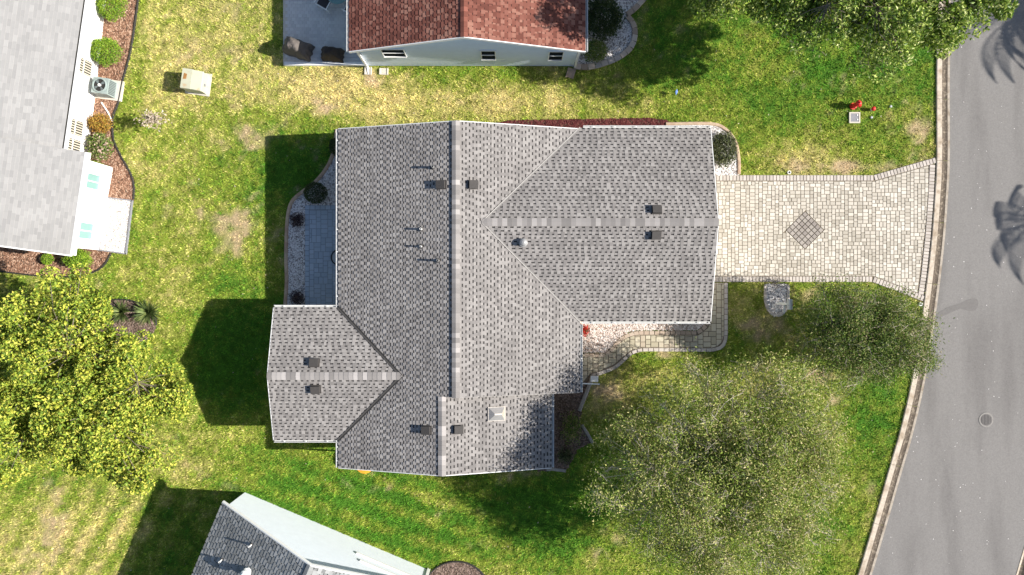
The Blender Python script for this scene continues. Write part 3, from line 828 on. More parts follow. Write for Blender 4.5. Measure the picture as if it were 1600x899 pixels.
# walls with gable ends
def gable_box(mb, x0, x1, y0, y1, zt, axis, rise):
    mb.box((x0 + x1) / 2, (y0 + y1) / 2, -0.05, zt, x1 - x0, y1 - y0)
    th = 0.15
    if axis == 'y':
        for ya, yb in ((y0, y0 + th), (y1 - th, y1)):
            a = [(x0, ya, zt), (x1, ya, zt), ((x0 + x1) / 2, ya, zt + rise)]
            mb.add(a + [(x, yb, z) for x, _, z in a], [(0, 1, 2), (5, 4, 3), (0, 3, 4, 1), (1, 4, 5, 2), (2, 5, 3, 0)])
    else:
        for xa, xb in ((x0, x0 + th), (x1 - th, x1)):
            a = [(xa, y0, zt), (xa, y1, zt), (xa, (y0 + y1) / 2, zt + rise)]
            mb.add(a + [(xb, y, z) for _, y, z in a], [(0, 1, 2), (5, 4, 3), (0, 3, 4, 1), (1, 4, 5, 2), (2, 5, 3, 0)])
OV = 0.42
wb = MB()
gable_box(wb, XL + OV, XR2 - OV, YB + 0.25, YT - 0.25, 2.46, 'y', 1.0)
gable_box(wb, XL + OV + 0.5, XR1 - OV, YS + 0.2, YT - 0.27, 2.45, 'y', 1.1)
gable_box(wb, R1, XWR - 0.3, YWB + OV, YWT - OV, 2.47, 'x', 0.9)
gable_box(wb, XLW + 0.25, R1 - 1, YLB + OV, YLT - OV, 2.44, 'x', 0.55)
wb.build('wall', M['cream'], house)
fp = lambda xy: [(x * S + CX, CY - y * S) for x, y in xy]
EXCL += [fp([(XL + OV, YB + 0.25), (XR2 - OV, YB + 0.25), (XR2 - OV, YT - 0.25), (XL + OV, YT - 0.25)]),
         fp([(R1, YS), (XR1 - OV, YS), (XR1 - OV, YT - 0.3), (R1, YT - 0.3)]),
         fp([(R1, YWB + OV), (XWR - 0.3, YWB + OV), (XWR - 0.3, YWT - OV), (R1, YWT - OV)]),
         fp([(XLW + 0.25, YLB + OV), (R1, YLB + OV), (R1, YLT - OV), (XLW + 0.25, YLT - OV)])]
# garage door on the drive side
gd = MB()
for k in range(4): gd.box(XWR - 0.27, YWM, 0.06 + k * 0.53, 0.575 + k * 0.53, 0.05, 4.9)
gd.build('garage_door', M['white'], house)
# fascia boards along rakes
def rake(xa, ya, za, xb, yb, zb, ox, oy, w=0.03, h=0.2, parent=None, m=None):
    fb = MB()
    a = [(xa, ya, za - h), (xb, yb, zb - h), (xb + ox * w, yb + oy * w, zb - h), (xa + ox * w, ya + oy * w, za - h)]
    b = [(x, y, z + h + 0.012) for x, y, z in a]
    fb.hexa(a, b)
    fb.build('fascia', m or M['fascia'], parent or house)
rake(XL, YT, ZE, R1, YT, zr1, 0, 1); rake(R1, YT, zr1, XR1 - 0.05, YT, ZE + 0.013, 0, 1)
rake(XL, YB, ZE, R2, YB, zr2, 0, -1); rake(R2, YB, zr2, XR2, YB, ZE, 0, -1)
rake(XWR, YWT, ZE, XWR, YWM, zrw, 1, 0); rake(XWR, YWM, zrw, XWR, YWB, ZE, 1, 0)
rake(XLW, YLT, ZE, XLW, YLM, zrl, -1, 0); rake(XLW, YLM, zrl, XLW, YLB, ZE, -1, 0)
rake(R1, YS, zr1, XR1, YS, ZE, 0, -1, 0.02, 0.19, house, M['valleygrey'])
gutter(house, (XL, YT), (XL, YLT + 0.0), (-1, 0), ZE)
gutter(house, (XL, YLB), (XL, YB), (-1, 0), ZE)
gutter(house, (XLW, YLT), (XL, YLT), (0, 1), ZE)
gutter(house, (XLW, YLB), (XL, YLB), (0, -1), ZE)
gutter(house, (XR1 + 0.14, YWB), (XWR, YWB), (0, -1), ZE)
gutter(house, (XR1, YWB - 0.14), (XR1, YS), (1, 0), ZE)
gutter(house, (XR1 + 0.14, YWT), (XWR, YWT), (0, 1), ZE)
gutter(house, (XR2, YS - 0.06), (XR2, YB), (1, 0), ZE)
for x, y in ((XWR - 0.1, YWB - 0.07), (XWR - 0.1, YWT + 0.07), (XL - 0.07, YLT + 0.1), (XL - 0.07, YB + 0.1)):
    d = MB(); d.box(x, y, 0.05, ZE - 0.112, 0.075, 0.075); d.build('downspout', M['white'], house)
    d = MB(); d.lathe(x, y, [(0.042, ZE - 0.0945), (0.042, ZE - 0.088)], 12); d.build('drain_hole', M['black'], house)

def on_roof(px, py, zfun):
    z = 3.2
    for _ in range(6):
        p = P(px, py, z); z = zfun(p.x, p.y)
    return P(px, py, z)
# black box vents
def vent_mesh():
    mb = MB()
    mb.box(0, 0, -0.08, 0.02, 0.52, 0.46)
    a = [(-0.2, -0.18, 0.02), (0.2, -0.18, 0.02), (0.2, 0.18, 0.02), (-0.2, 0.18, 0.02)]
    b = [(-0.2, -0.18, 0.17), (0.17, -0.18, 0.15), (0.17, 0.18, 0.15), (-0.2, 0.18, 0.17)]
    mb.hexa(a, b)
    a = [(-0.235, -0.205, 0.14), (0.215, -0.205, 0.12), (0.215, 0.205, 0.12), (-0.235, 0.205, 0.14)]
    mb.hexa(a, [(x, y, z + 0.045) for x, y, z in a])
    return mb.mesh('roof_vent', M['vent'])
vm_ = vent_mesh()
for px, py, k, rz in ((690, 289, 0, 0), (739, 289, 1, math.pi), (1026, 328.5, 3, 0), (1025, 367.5, 4, 0), (492, 567, 5, 0), (494, 608, 6, 0), (667, 672, 0, 0), (716, 671, 2, math.pi)):
    p = on_roof(px, py, zf[k])
    poly, E, tt = planes[k]
    n = Vector((tt[1] * PT, -tt[0] * PT, 1)).normalized()
    q = n.to_track_quat('Z', 'Y')
    q = Vector((0, 0, 1)).rotation_difference(n) @ Matrix.Rotation(rz, 3, 'Z').to_quaternion()
    o = link('roof_vent', vm_, house, p + Vector((0, 0, 0.03)), quat=q); o.scale = (0.86, 0.86, 0.9)
# plumbing pipes
for px, py, h, r_, m in ((677, 262, 0.34, 0.055, 'lead'), (658.5, 358.5, 0.27, 0.05, 'pvc'), (658.5, 385.5, 0.27, 0.04, 'pvc'), (685, 407.5, 0.34, 0.05, 'lead')):
    p = on_roof(px, py, zf[0])
    mb = MB(); n = 12
    mb.lathe(p.x, p.y, [(r_, p.z - 0.05), (r_, p.z + h), (r_ * 0.72, p.z + h), (r_ * 0.72, p.z + h - 0.1)], n)
    o = mb.build('vent_pipe', M[m], house)
    mb = MB(); mb.lathe(p.x, p.y, [(r_ * 0.70, p.z + h - 0.09), (r_ * 0.70, p.z + h - 0.07)], n); mb.build('bore', M['black'], o)
    mb = MB(); mb.lathe(p.x, p.y, [(0.11, p.z - 0.06), (0.09, p.z + 0.05), (r_ + 0.004, p.z + 0.06)], n); mb.build('collar', M['vent'], o)
p = on_roof(817.5, 379, zf[4])
mb = MB(); mb.lathe(p.x, p.y, [(0.21, p.z - 0.08), (0.2, p.z + 0.02), (0.10, p.z + 0.05), (0.10, p.z + 0.17), (0.17, p.z + 0.17), (0.17, p.z + 0.2), (0.13, p.z + 0.26), (0.05, p.z + 0.29)], 18)
mb.build('round_vent', M['lead'], house, smooth=False)
p = on_roof(775.5, 646.5, zf[2])
mb = MB()
nrm2 = Vector((PT, 0, 1)).normalized(); q = Vector((0, 0, 1)).rotation_difference(nrm2)
def q3(x, y, z): return tuple(p + q @ Vector((x, y, z)))
w2, h2 = 0.39, 0.31
mb.hexa([q3(-w2, -h2, -0.05), q3(w2, -h2, -0.05), q3(w2, h2, -0.05), q3(-w2, h2, -0.05)], [q3(-w2, -h2, 0.07), q3(w2, -h2, 0.07), q3(w2, h2, 0.07), q3(-w2, h2, 0.07)])
mb.cur = 1
mb.hexa([q3(-w2 + .02, -h2 + .02, 0.071), q3(w2 - .02, -h2 + .02, 0.071), q3(w2 - .02, h2 - .02, 0.071), q3(-w2 + .02, h2 - .02, 0.071)], [q3(-0.12, -0.03, 0.20), q3(0.20, -0.03, 0.20), q3(0.20, 0.03, 0.20), q3(-0.12, 0.03, 0.20)])
mb.build('metal_roof_cap', [M['bronze'], M['bronze']], house)
# thin white bracket pole under the entry eave
mb = MB(); a = P(909, 599.5, 2.35); b_ = P(936, 600.5, 2.3); mb.tube([a, b_], 0.028, 0.024, 8); mb.lathe(b_.x, b_.y, [(0.03, 2.27), (0.035, 2.3), (0.03, 2.33)], 8)
mb.build('flag_bracket', M['white'], house)

# ------------------------------------------------------------------ neighbouring houses
def vec2(v): return np.array((v[0], v[1]))
def wall_frame(A, B, out):
    """local frame on a wall: base line A-B (world xy), OUT roughly the outward direction"""
    A, B = vec2(A), vec2(B); d = (B - A); L = np.linalg.norm(d); d = d / L
    n = np.array((d[1], -d[0]))
    if np.dot(n, out) < 0: n = -n
    return lambda t, o, z: (A[0] + d[0] * t + n[0] * o, A[1] + d[1] * t + n[1] * o, z), L
def wbox(mb, F, t0, t1, o0, o1, z0, z1):
    mb.hexa([F(t0, o0, z0), F(t1, o0, z0), F(t1, o1, z0), F(t0, o1, z0)], [F(t0, o0, z1), F(t1, o0, z1), F(t1, o1, z1), F(t0, o1, z1)])
def window(parent, F, t0, t1, z0, z1, paneM, slats=0, rail=True, fr=0.06, depth=0.045, mull=False):
    mb = MB()
    wbox(mb, F, t0 - fr, t1 + fr, 0.0, depth, z1, z1 + fr); wbox(mb, F, t0 - fr, t1 + fr, 0.0, depth + 0.02, z0 - fr, z0)
    wbox(mb, F, t0 - fr, t0, 0.0, depth, z0, z1); wbox(mb, F, t1, t1 + fr, 0.0, depth, z0, z1)
    if rail: wbox(mb, F, t0, t1, 0.0, depth * 0.9, (z0 + z1) / 2 - fr / 2, (z0 + z1) / 2 + fr / 2)
    if mull: wbox(mb, F, (t0 + t1) / 2 - fr / 2, (t0 + t1) / 2 + fr / 2, 0.0, depth * 0.9, z0, z1)
    w = mb.build('window', M['white'], parent)
    mb = MB(); wbox(mb, F, t0, t1, 0.0, 0.012, z0, z1); mb.build('pane', paneM, w)
    for k in range(slats):
        c = t0 + (t1 - t0) * (k + 0.5) / slats
        for za, zb in ((z0 + 0.02, (z0 + z1) / 2 - fr / 2 - 0.01), ((z0 + z1) / 2 + fr / 2 + 0.01, z1 - 0.02)):
            mb = MB(); wbox(mb, F, c - (t1 - t0) / slats * 0.22, c + (t1 - t0) / slats * 0.22, 0.012, 0.03, za, zb); mb.build('slat', M['slat'], w)
    return w
def siding(F, L, ztop, m, parent, step=0.19, z0=0.1):
    """lap boards; ZTOP(t) = height of the wall at t, peaked"""
    mb = MB(); z = z0
    ts = np.linspace(0, L, 400); zt = np.array([ztop(t) for t in ts])
    while z < zt.max() - 0.05:
        ok = ts[zt > z + step * 0.5]
        if len(ok) > 2:
            a, b = ok[0], ok[-1]; z1 = z + step
            mb.hexa([F(a, 0.0, z), F(b, 0.0, z), F(b, 0.024, z), F(a, 0.024, z)], [F(a, 0.0, z1), F(b, 0.0, z1), F(b, 0.008, z1), F(a, 0.008, z1)])
        z += step
    return tag(mb.build('siding', m, parent), kind='stuff')

# --- red roofed house at the top
red = thing('house', 'house with red brown shingle roof and pale lap sided gable wall', 'house', (GX(735), GY(0), 0))
ZR, PR = 2.7, 0.34
rx0, rx1, ry = P(545, 0, ZR).x, P(915, 0, ZR).x, P(0, 80.5, ZR).y
rmid = P(725, 0, 4.5).x; rtop = ry + 9.0
zrm = ZR + PR * (rmid - rx0)
pr2 = (zrm - ZR) / (rx1 - rmid)
rb, sb = MB(), MB()
pl = [([(rx0, ry), (rmid, ry), (rmid, rtop), (rx0, rtop)], (rx0, 0), (0, -1), PR), ([(rmid, ry), (rx1, ry), (rx1, rtop), (rmid, rtop)], (rx1, 0), (0, 1), pr2)]
for poly, E, tt, pp in pl:
    slab(rb, poly, E, tt, ZR, pp, 0.16)
    shingle_field(poly, E, tt, ZR, pp, sb, rng, course=0.165, per=(0.22, 0.32), frac=(0.6, 0.8), gap_s=0.25, hi=0.026)
roof = rb.build('roof', M['under_red'], red)
tag(sb.build('shingles', M['sh_red'], roof), kind='stuff')
ridge_caps(roof, (rmid, ry, zrm), (rmid, rtop, zrm), PR, M['cap_red'], hw=0.15)
A, B = G(576, 103), G(896, 103.5)
F, L = wall_frame(A, B, (0, -1))
wb = MB()
tm = rmid - A.x
zt_ = lambda t: ZR - 0.25 + (PR * t if t < tm else PR * tm - pr2 * (t - tm))
wb.prism([(A.x, A.y), (B.x, B.y), (B.x, rtop - 0.3), (A.x, rtop - 0.3)], -0.05, ZR - 0.25)
wb.add([F(0, 0, ZR - 0.25), F(L, 0, ZR - 0.25), F(tm, 0, zt_(tm)), F(0, -0.15, ZR - 0.25), F(L, -0.15, ZR - 0.25), F(tm, -0.15, zt_(tm))], [(0, 1, 2), (5, 4, 3), (0, 3, 4, 1), (1, 4, 5, 2), (2, 5, 3, 0)])
wb.build('wall', M['bluewhite'], red)
siding(F, L, zt_, M['bluewhite'], red)
EXCL.append([(576, -60), (896, -60), (896, 103), (576, 103)])
for px, py0, py1, w in ((615, 76, 87, 1.0), (763, 78, 91, 0.62), (868.5, 79, 92, 0.62)):
    r0 = CY - 103
    z1, z0 = H * (1 - r0 / (CY - py0)), H * (1 - r0 / (CY - py1))
    x = P(px, 0, (z0 + z1) / 2).x - A.x
    window(red, lambda t, o, z: F(t, o + 0.024, z), x - w / 2, x + w / 2, z0, z1, M['glass'], fr=0.04)
rake(rx0, ry, ZR, rmid, ry, zrm, 0, -1, 0.035, 0.17, red, M['white']); rake(rmid, ry, zrm, rx1, ry, ZR, 0, -1, 0.035, 0.17, red, M['white'])
gutter(red, (rx0, ry), (rx0, rtop), (-1, 0), ZR, hangers=False)
gutter(red, (rx1, ry), (rx1, rtop), (1, 0), ZR, hangers=False)
mb = MB(); mb.box(A.x - 0.05, A.y - 0.08, -0.02, 2.5, 0.10, 0.08); mb.tube([(rx0 - 0.07, ry + 0.1, ZR - 0.1), (A.x - 0.05, A.y - 0.08, 2.45)], 0.045); mb.tube([(A.x - 0.05, A.y - 0.08, 0.1), (A.x, A.y - 0.42, 0.05)], 0.045)
mb.build('downspout', M['white'], red)
mb = MB(); mb.box(B.x + 0.06, B.y - 0.08, -0.02, 2.5, 0.09, 0.08); mb.tube([(rx1 + 0.07, ry + 0.1, ZR - 0.1), (B.x + 0.06, B.y - 0.08, 2.45)], 0.045)
mb.build('downspout', M['white'], red)
for px, py, w, h, m, lab in ((575.5, 111.5, 11, 12, 'concrete', 'pale concrete splash block under the left downspout of the red roofed house'), (600, 112.5, 14, 10, 'concrete', 'yellowish concrete stepping block on dry grass below the gable wall'), (891.5, 115, 13, 15, 'stoneblock', 'brown concrete splash block at the right corner of the gable wall')):
    mb = MB(); c = G(px, py)
    a_ = 0.3 if px > 800 else 0.04
    mb.box(c.x, c.y, -0.03, 0.07, w / S, h / S, -a_)
    mb.box(c.x - w / S * 0.42, c.y, 0.0702, 0.10, w / S * 0.12, h / S * 0.98, -a_); mb.box(c.x + w / S * 0.42, c.y, 0.0702, 0.10, w / S * 0.12, h / S * 0.98, -a_)
    tag(mb.build('splash_block', M[m]), lab, 'concrete block')

# --- covered grills and chairs on that patio
def draped(name, label, px, py, lx, ly, h, m, ang, seed):
    r = np.random.default_rng(seed); c = P(px, py, h * 0.6)
    t = thing(name, label, 'grill', (c.x, c.y, 0.12))
    nx, ny = 30, 22; vs = []; ca, sa = math.cos(ang), math.sin(ang)
    for j in range(ny + 1):
        for i in range(nx + 1):
            u, v = i / nx * 2 - 1, j / ny * 2 - 1
            e = 1 - max(abs(u), abs(v)) ** 6
            hood = 0.62 + 0.38 * math.exp(-((u / 0.62) ** 4)) * math.exp(-((v + 0.1) / 0.9) ** 4)
            z = h * hood * max(0.0, e) ** 0.35
            fl = 1 + 0.05 * math.sin(9 * math.atan2(v, u) + seed) * max(abs(u), abs(v)) ** 3
            z += 0.02 * math.sin(u * 9 + v * 5 + seed) + 0.015 * r.normal()
            k = 0.93 + 0.07 * (1 - e)
            x, y = u * lx / 2 * fl * k, v * ly / 2 * fl * k
            vs.append((c.x + x * ca - y * sa, c.y + x * sa + y * ca, max(0.122, 0.12 + z)))
    fs = [(j * (nx + 1) + i, j * (nx + 1) + i + 1, (j + 1) * (nx + 1) + i + 1, (j + 1) * (nx + 1) + i) for j in range(ny) for i in range(nx)]
    mb = MB(); mb.add(vs, fs); mb.build('cover', m, t, smooth=True)
    mb = MB()
    for sx, sy in ((-1, -1), (1, -1), (1, 1), (-1, 1)):
        x, y = sx * lx * 0.4, sy * ly * 0.36
        mb = MB(); mb.box(c.x + x * ca - y * sa, c.y + x * sa + y * ca, 0.121, 0.25, 0.07, 0.07); mb.build('leg', M['black'], t)
draped('covered_grill', 'hulking grey canvas covered grill at the outer corner of the raised patio', 462, 73, 1.35, 0.80, 1.05, M['cover'], -0.33, 1)
draped('covered_grill', 'smaller dark brown covered grill nearer the red roofed house', 517, 83, 1.05, 0.62, 0.92, M['bluecover'], -0.1, 2)
def chair(label, px, py, ang):
    c = P(px, py, 0.5)
    t = thing('patio_chair', label, 'chair', (c.x, c.y, 0.12), 'white framed chairs on the raised patio')
    R_ = Matrix.Translation((c.x, c.y, 0.12)) @ Matrix.Rotation(ang, 4, 'Z')
    def T(x, y, z): return tuple(R_ @ Vector((x, y, z)))
    mb = MB(); mb.hexa([T(-.28, -.28, .40), T(.28, -.28, .40), T(.28, .28, .42), T(-.28, .28, .42)], [T(-.28, -.28, .43), T(.28, -.28, .43), T(.28, .28, .45), T(-.28, .28, .45)]); mb.build('seat', M['sling'], t)
    mb = MB(); mb.hexa([T(-.28, -.27, .45), T(.28, -.27, .45), T(.28, -.40, .98), T(-.28, -.40, .98)], [T(-.28, -.30, .45), T(.28, -.30, .45), T(.28, -.43, .98), T(-.28, -.43, .98)]); mb.build('backrest', M['sling'], t)
    for sx in (-1, 1):
        for sy in (-1, 1):
            mb = MB(); mb.tube([T(sx * .33, sy * .3, 0.005), T(sx * .33, sy * .3, .42)], 0.022, 0.022, 6); mb.build('leg', M['white'], t)
        mb = MB(); mb.tube([T(sx * .33, .36, .62), T(sx * .33, .0, .64), T(sx * .33, -.32, .62), T(sx * .31, -.43, 1.0)], 0.03, 0.026, 6); mb.build('arm', M['white'], t)
    mb = MB(); mb.tube([T(-.31, -.43, 1.0), T(.31, -.43, 1.0)], 0.03, 0.03, 6); mb.tube([T(-.33, .32, .43), T(.33, .32, .43)], 0.028, 0.028, 6); mb.build('frame', M['white'], t)
chair('white framed dark sling patio chair cut by the upper frame edge', 508, 3, math.radians(150))
chair('white framed patio chair half tucked under the red roof eave', 551, 14, math.radians(60))
t = thing('patio_table', 'round glass patio table between the white framed chairs', 'table', (P(528, -10, 0.7).x, P(528, -10, 0.7).y, 0.12))
c = P(528, -10, 0.7)
mb = MB(); mb.lathe(c.x, c.y, [(0.55, 0.80), (0.56, 0.82), (0.55, 0.835)], 28); mb.build('tabletop', M['teal'], t)
for k in range(4):
    a = k * math.pi / 2 + 0.4
    mb = MB(); mb.tube([(c.x + 0.4 * math.cos(a), c.y + 0.4 * math.sin(a), 0.122), (c.x + 0.3 * math.cos(a), c.y + 0.3 * math.sin(a), 0.80)], 0.022, 0.022, 6); mb.build('leg', M['white'], t)

# --- white house at the left
wh = thing('house', 'white stuccoed house with pale shingle roof and ivory louvred windows', 'house', (GX(60), GY(200), 0))
def roof_left(a_px, b_px, z, pitch, depth, name_off, capz=None):
    a, b = vec2(P(*a_px, z)), vec2(P(*b_px, z))
    d = (b - a) / np.linalg.norm(b - a)                 # down the picture; upslope (left turn of -d?) chosen below
    t_ = -d                                            # pointing up the picture; left of it is the west = upslope
    s_ = np.array((-t_[1], t_[0]))
    poly = [tuple(a), tuple(b), tuple(b + s_ * depth), tuple(a + s_ * depth)]
    return poly, tuple(a), tuple(t_), s_, d
rb, sb = MB(), MB()
ZA = 2.75
poly1, E1, t1_, s1_, d1_ = roof_left((135, -30), (96.5, 236), ZA, 0.26, 8.0, 0)
slab(rb, poly1, E1, t1_, ZA, 0.26, 0.16); shingle_field(poly1, E1, t1_, ZA, 0.26, sb, rng, course=0.15, per=(0.30, 0.31), frac=(0.965, 0.975), gap_s=0.05, hi=0.012)
poly2, E2, t2_, s2_, d2_ = roof_left((133, 238), (109.5, 398.5), 2.62, 0.26, 8.2, 0)
slab(rb, poly2, E2, t2_, 2.62, 0.26, 0.16); shingle_field(poly2, E2, t2_, 2.62, 0.26, sb, rng, course=0.15, per=(0.30, 0.31), frac=(0.965, 0.975), gap_s=0.05, hi=0.012)
roof = rb.build('roof', M['under_pale'], wh)
tag(sb.build('shingles', M['sh_pale'], roof), kind='stuff')
def edge_board(A, B, out, z, w, h, m, name, parent):
    mb = MB(); A, B, o = np.array(A), np.array(B), np.array(out)
    q = [A + o * 0.003, B + o * 0.003, B + o * w, A + o * w]
    mb.hexa([(*p_, z - h) for p_ in q], [(*p_, z) for p_ in q]); return mb.build(name, m, parent)
edge_board(poly1[0], poly1[1], -s1_, ZA + 0.0, 0.05, 0.16, M['blackedge'], 'drip_edge', wh)
edge_board(poly1[0] - s1_ * 0.06, poly1[1] - s1_ * 0.06, -s1_, ZA - 0.01, 0.11, 0.12, M['white'], 'gutter', wh)
edge_board(poly2[0], poly2[1], -s2_, 2.64, 0.20, 0.14, M['white'], 'gutter', wh)
e_ = d2_
mb = MB(); a_ = np.array(poly2[1]); b2 = np.array(poly2[2])
mb.hexa([(*(a_ + e_ * 0.003), 2.46), (*(b2 + e_ * 0.003), 2.46 + 0.26 * 8.2), (*(b2 + e_ * 0.06), 2.46 + 0.26 * 8.2), (*(a_ + e_ * 0.06), 2.46)],
        [(*(a_ + e_ * 0.003), 2.645), (*(b2 + e_ * 0.003), 2.645 + 0.26 * 8.2), (*(b2 + e_ * 0.06), 2.645 + 0.26 * 8.2), (*(a_ + e_ * 0.06), 2.645)])
mb.build('fascia', M['white'], wh)
W1a, W1b = vec2(G(170.5, -30)), vec2(G(137, 262))
W2a, W2b = vec2(G(176.5, 262)), vec2(G(155, 391))
F1, L1 = wall_frame(W1a, W1b, (1, 0)); F2, L2 = wall_frame(W2a, W2b, (1, 0))
wb = MB()
wb.prism([tuple(W1a), tuple(W1b), tuple(W1b + s1_ * 7), tuple(W1a + s1_ * 7)], -0.05, 2.66)
wb.prism([tuple(W2a), tuple(W2b), tuple(W2b + s2_ * 8), tuple(W2a + s2_ * 8)], -0.05, 2.56)
q0 = [F2(0, 0.01, 0), F2(L2, 0.01, 0)]
mb = MB(); wbox(mb, F2, 0.03, L2, 0.003, 0.035, 0.0, 0.25)
wb.build('wall', M['whitewall'], wh); mb.build('plinth', M['white'], wh)
EXCL.append([(-300, -60), (171, -30), (138, 262), (176, 262), (155, 391), (-300, 350)])
def tz(px, py, A, B, F, L):
    """where the sight line through (px, py) meets the wall: (distance along, height)"""
    A, B = vec2(A), vec2(B); d = (B - A) / np.linalg.norm(B - A); n = np.array((d[1], -d[0]))
    k = np.dot(A, n); r = np.array(((px - CX) / S, (CY - py) / S))      # ground point of the ray
    f = k / np.dot(r, n)                                               # fraction (H-z)/H
    return float(np.dot(r * f - A, d)), H * (1 - f)
for a_, b_ in (((119, 84), (141, 119)), ((105.5, 181), (128, 209)), ((101, 211), (124, 237))):
    t0, z1 = tz(*a_, W1a, W1b, F1, L1); t1v, z0 = tz(*b_, W1a, W1b, F1, L1)
    z1 = min(z1, 2.3)
    window(wh, F1, t0 + 0.05, max(t0 + 0.75, t1v - 0.05), z0, z1, M['black'], slats=6, fr=0.04)
for a_, b_ in (((132, 267.5), (152, 299)), ((120.5, 345), (141.5, 375.5))):
    t0, z1 = tz(*a_, W2a, W2b, F2, L2); t1v, z0 = tz(*b_, W2a, W2b, F2, L2)
    window(wh, F2, t0 + 0.05, t1v - 0.05, z0, min(2.2, z1), M['teal'], fr=0.05, depth=0.09, rail=False, mull=True)
t0, z1 = tz(151, 314, W2a, W2b, F2, L2); t1v, z0 = tz(156.5, 336, W2a, W2b, F2, L2)
mb = MB()
wbox(mb, F2, t0, t1v, 0.002, 0.03, z0, z1)
for k in range(4): wbox(mb, F2, t0, t1v, 0.03, 0.05, z0 + (z1 - z0) * (k + .1) / 4, z0 + (z1 - z0) * (k + .6) / 4)
mb.build('wall_vent', M['greybox'], wh)
mb = MB(); wbox(mb, F1, L1 - 1.22, L1 - 1.14, 0.002, 0.07, 0.05, 2.55); mb.build('downspout', M['white'], wh)
# gravel pad with metal edging
PAD = [(166.5, 309), (208, 314), (198, 397), (156, 391)]
bed('gravel_pad', 'rectangular white gravel pad in grey metal edging by the white house', PAD, M['concrete'], M['gravel'], 650, (0.02, 0.04), 1.2, z=0.05)
mb = MB(); ring = [G(*p) for p in PAD] + [G(*PAD[0])]
for a_, b_ in zip(ring, ring[1:]):
    d = (b_ - a_); an = math.atan2(d.y, d.x); m_ = (a_ + b_) / 2
    mb.box(m_.x, m_.y, -0.04, 0.11, d.length + 0.05, 0.055, an)
tag(mb.build('metal_edging', M['steel']), 'grey metal edging framing the white gravel pad', 'edging')

# --- slate roofed house at the bottom
sl = thing('house', 'slate grey roofed house with mint siding cut by the lower frame edge', 'house', (GX(500), GY(950), 0))
ZB, PB = 2.7, 0.445
wA = vec2(G(383, 769.5)); wB = vec2(G(671, 891))
dW = (wB - wA) / np.linalg.norm(wB - wA); nW = np.array((-dW[1], dW[0]))     # outward: up the picture
if nW[1] < 0: nW = -nW
Lw = np.linalg.norm(wB - wA)
e0 = wA - dW * 0.12; e1 = wB + dW * 0.12
half = (np.linalg.norm(e1 - e0)) / 2
o0 = nW * 0.33
pL = [tuple(e0 + o0), tuple(e0 + dW * half + o0), tuple(e0 + dW * half - nW * 11), tuple(e0 - nW * 11)]
pR = [tuple(e0 + dW * half + o0), tuple(e1 + o0), tuple(e1 - nW * 11), tuple(e0 + dW * half - nW * 11)]
rb, sb = MB(), MB()
tl = tuple(-nW) if np.dot(np.array((-(-nW)[1], (-nW)[0])), dW) > 0 else tuple(nW)
tr = tuple(-np.array(tl))
zsl = slab(rb, pL, tuple(e0), tl, ZB, PB); slab(rb, pR, tuple(e1), tr, ZB, PB)
for poly, E, tt in ((pL, tuple(e0), tl), (pR, tuple(e1), tr)):
    shingle_field(poly, E, tt, ZB, PB, sb, rng, course=0.15, per=(0.26, 0.34), frac=(0.7, 0.9), gap_s=0.3, hi=0.024)
roof = rb.build('roof', M['under_slate'], sl)
tag(sb.build('shingles', M['sh_slate'], roof), kind='stuff')
zp = ZB + PB * half
pk = e0 + dW * half
ridge_caps(roof, (*(pk + o0), zp), (*(pk - nW * 11), zp), PB, M['cap_slate'], hw=0.15)
F3, L3 = wall_frame(wA, wB, nW)
zt3 = lambda t: ZB - 0.2 + PB * min(t, L3 - t)
wb = MB(); wb.prism([tuple(wA), tuple(wB), tuple(wB - nW * 10.5), tuple(wA - nW * 10.5)], -0.05, ZB - 0.2)
wb.add([F3(0, 0, ZB - 0.2), F3(L3, 0, ZB - 0.2), F3(L3 / 2, 0, zt3(L3 / 2)), F3(0, -0.15, ZB - 0.2), F3(L3, -0.15, ZB - 0.2), F3(L3 / 2, -0.15, zt3(L3 / 2))], [(0, 1, 2), (5, 4, 3), (0, 3, 4, 1), (1, 4, 5, 2), (2, 5, 3, 0)])
wb.build('wall', M['mint'], sl)
siding(F3, L3, zt3, M['mint'], sl, step=0.2)
def rake3(a, za, b, zb):
    fb = MB()
    n_ = nW; h = 0.17; w = 0.05
    q = [(*a, za - h), (*b, zb - h), (*(b + n_ * w), zb - h), (*(a + n_ * w), za - h)]
    fb.hexa(q, [(x, y, z + h + 0.02) for x, y, z in q])
    fb.build('fascia', M['white'], sl)
rake3(e0 + o0, ZB, pk + o0, zp); rake3(pk + o0, zp, e1 + o0, ZB)
for za, tt0, tt1 in ((1.42, 200, 306), (2.0, 210, 306)):
    mb = MB(); wbox(mb, F3, tt0 / S, tt1 / S, 0.024, 0.085, za, za + 0.12); mb.build('shutter_rail', M['white'], sl)
mb = MB(); wbox(mb, F3, L3 - 0.12, L3 + 0.03, 0.0245, 0.07, 0.0, ZB - 0.2); mb.build('corner_board', M['white'], sl)
EXCL.append([(383, 769), (671, 891), (640, 1100), (240, 1100)])
for px, py, h, r_ in ((393, 851, 0.30, 0.04), (347, 874.5, 0.30, 0.04)):
    p = on_roof(px, py, zsl)
    mb = MB(); mb.lathe(p.x, p.y, [(0.09, p.z - 0.1), (0.07, p.z + 0.05), (r_ + 0.004, p.z + 0.06)], 12); mb.build('pipe_collar', M['vent'], sl)
    mb = MB(); mb.lathe(p.x, p.y, [(r_, p.z - 0.08), (r_, p.z + h), (r_ * 0.7, p.z + h), (r_ * 0.7, p.z + h - 0.08)], 12); mb.build('vent_pipe', M['pvc'], sl)
p = on_roof(387, 893, zsl)
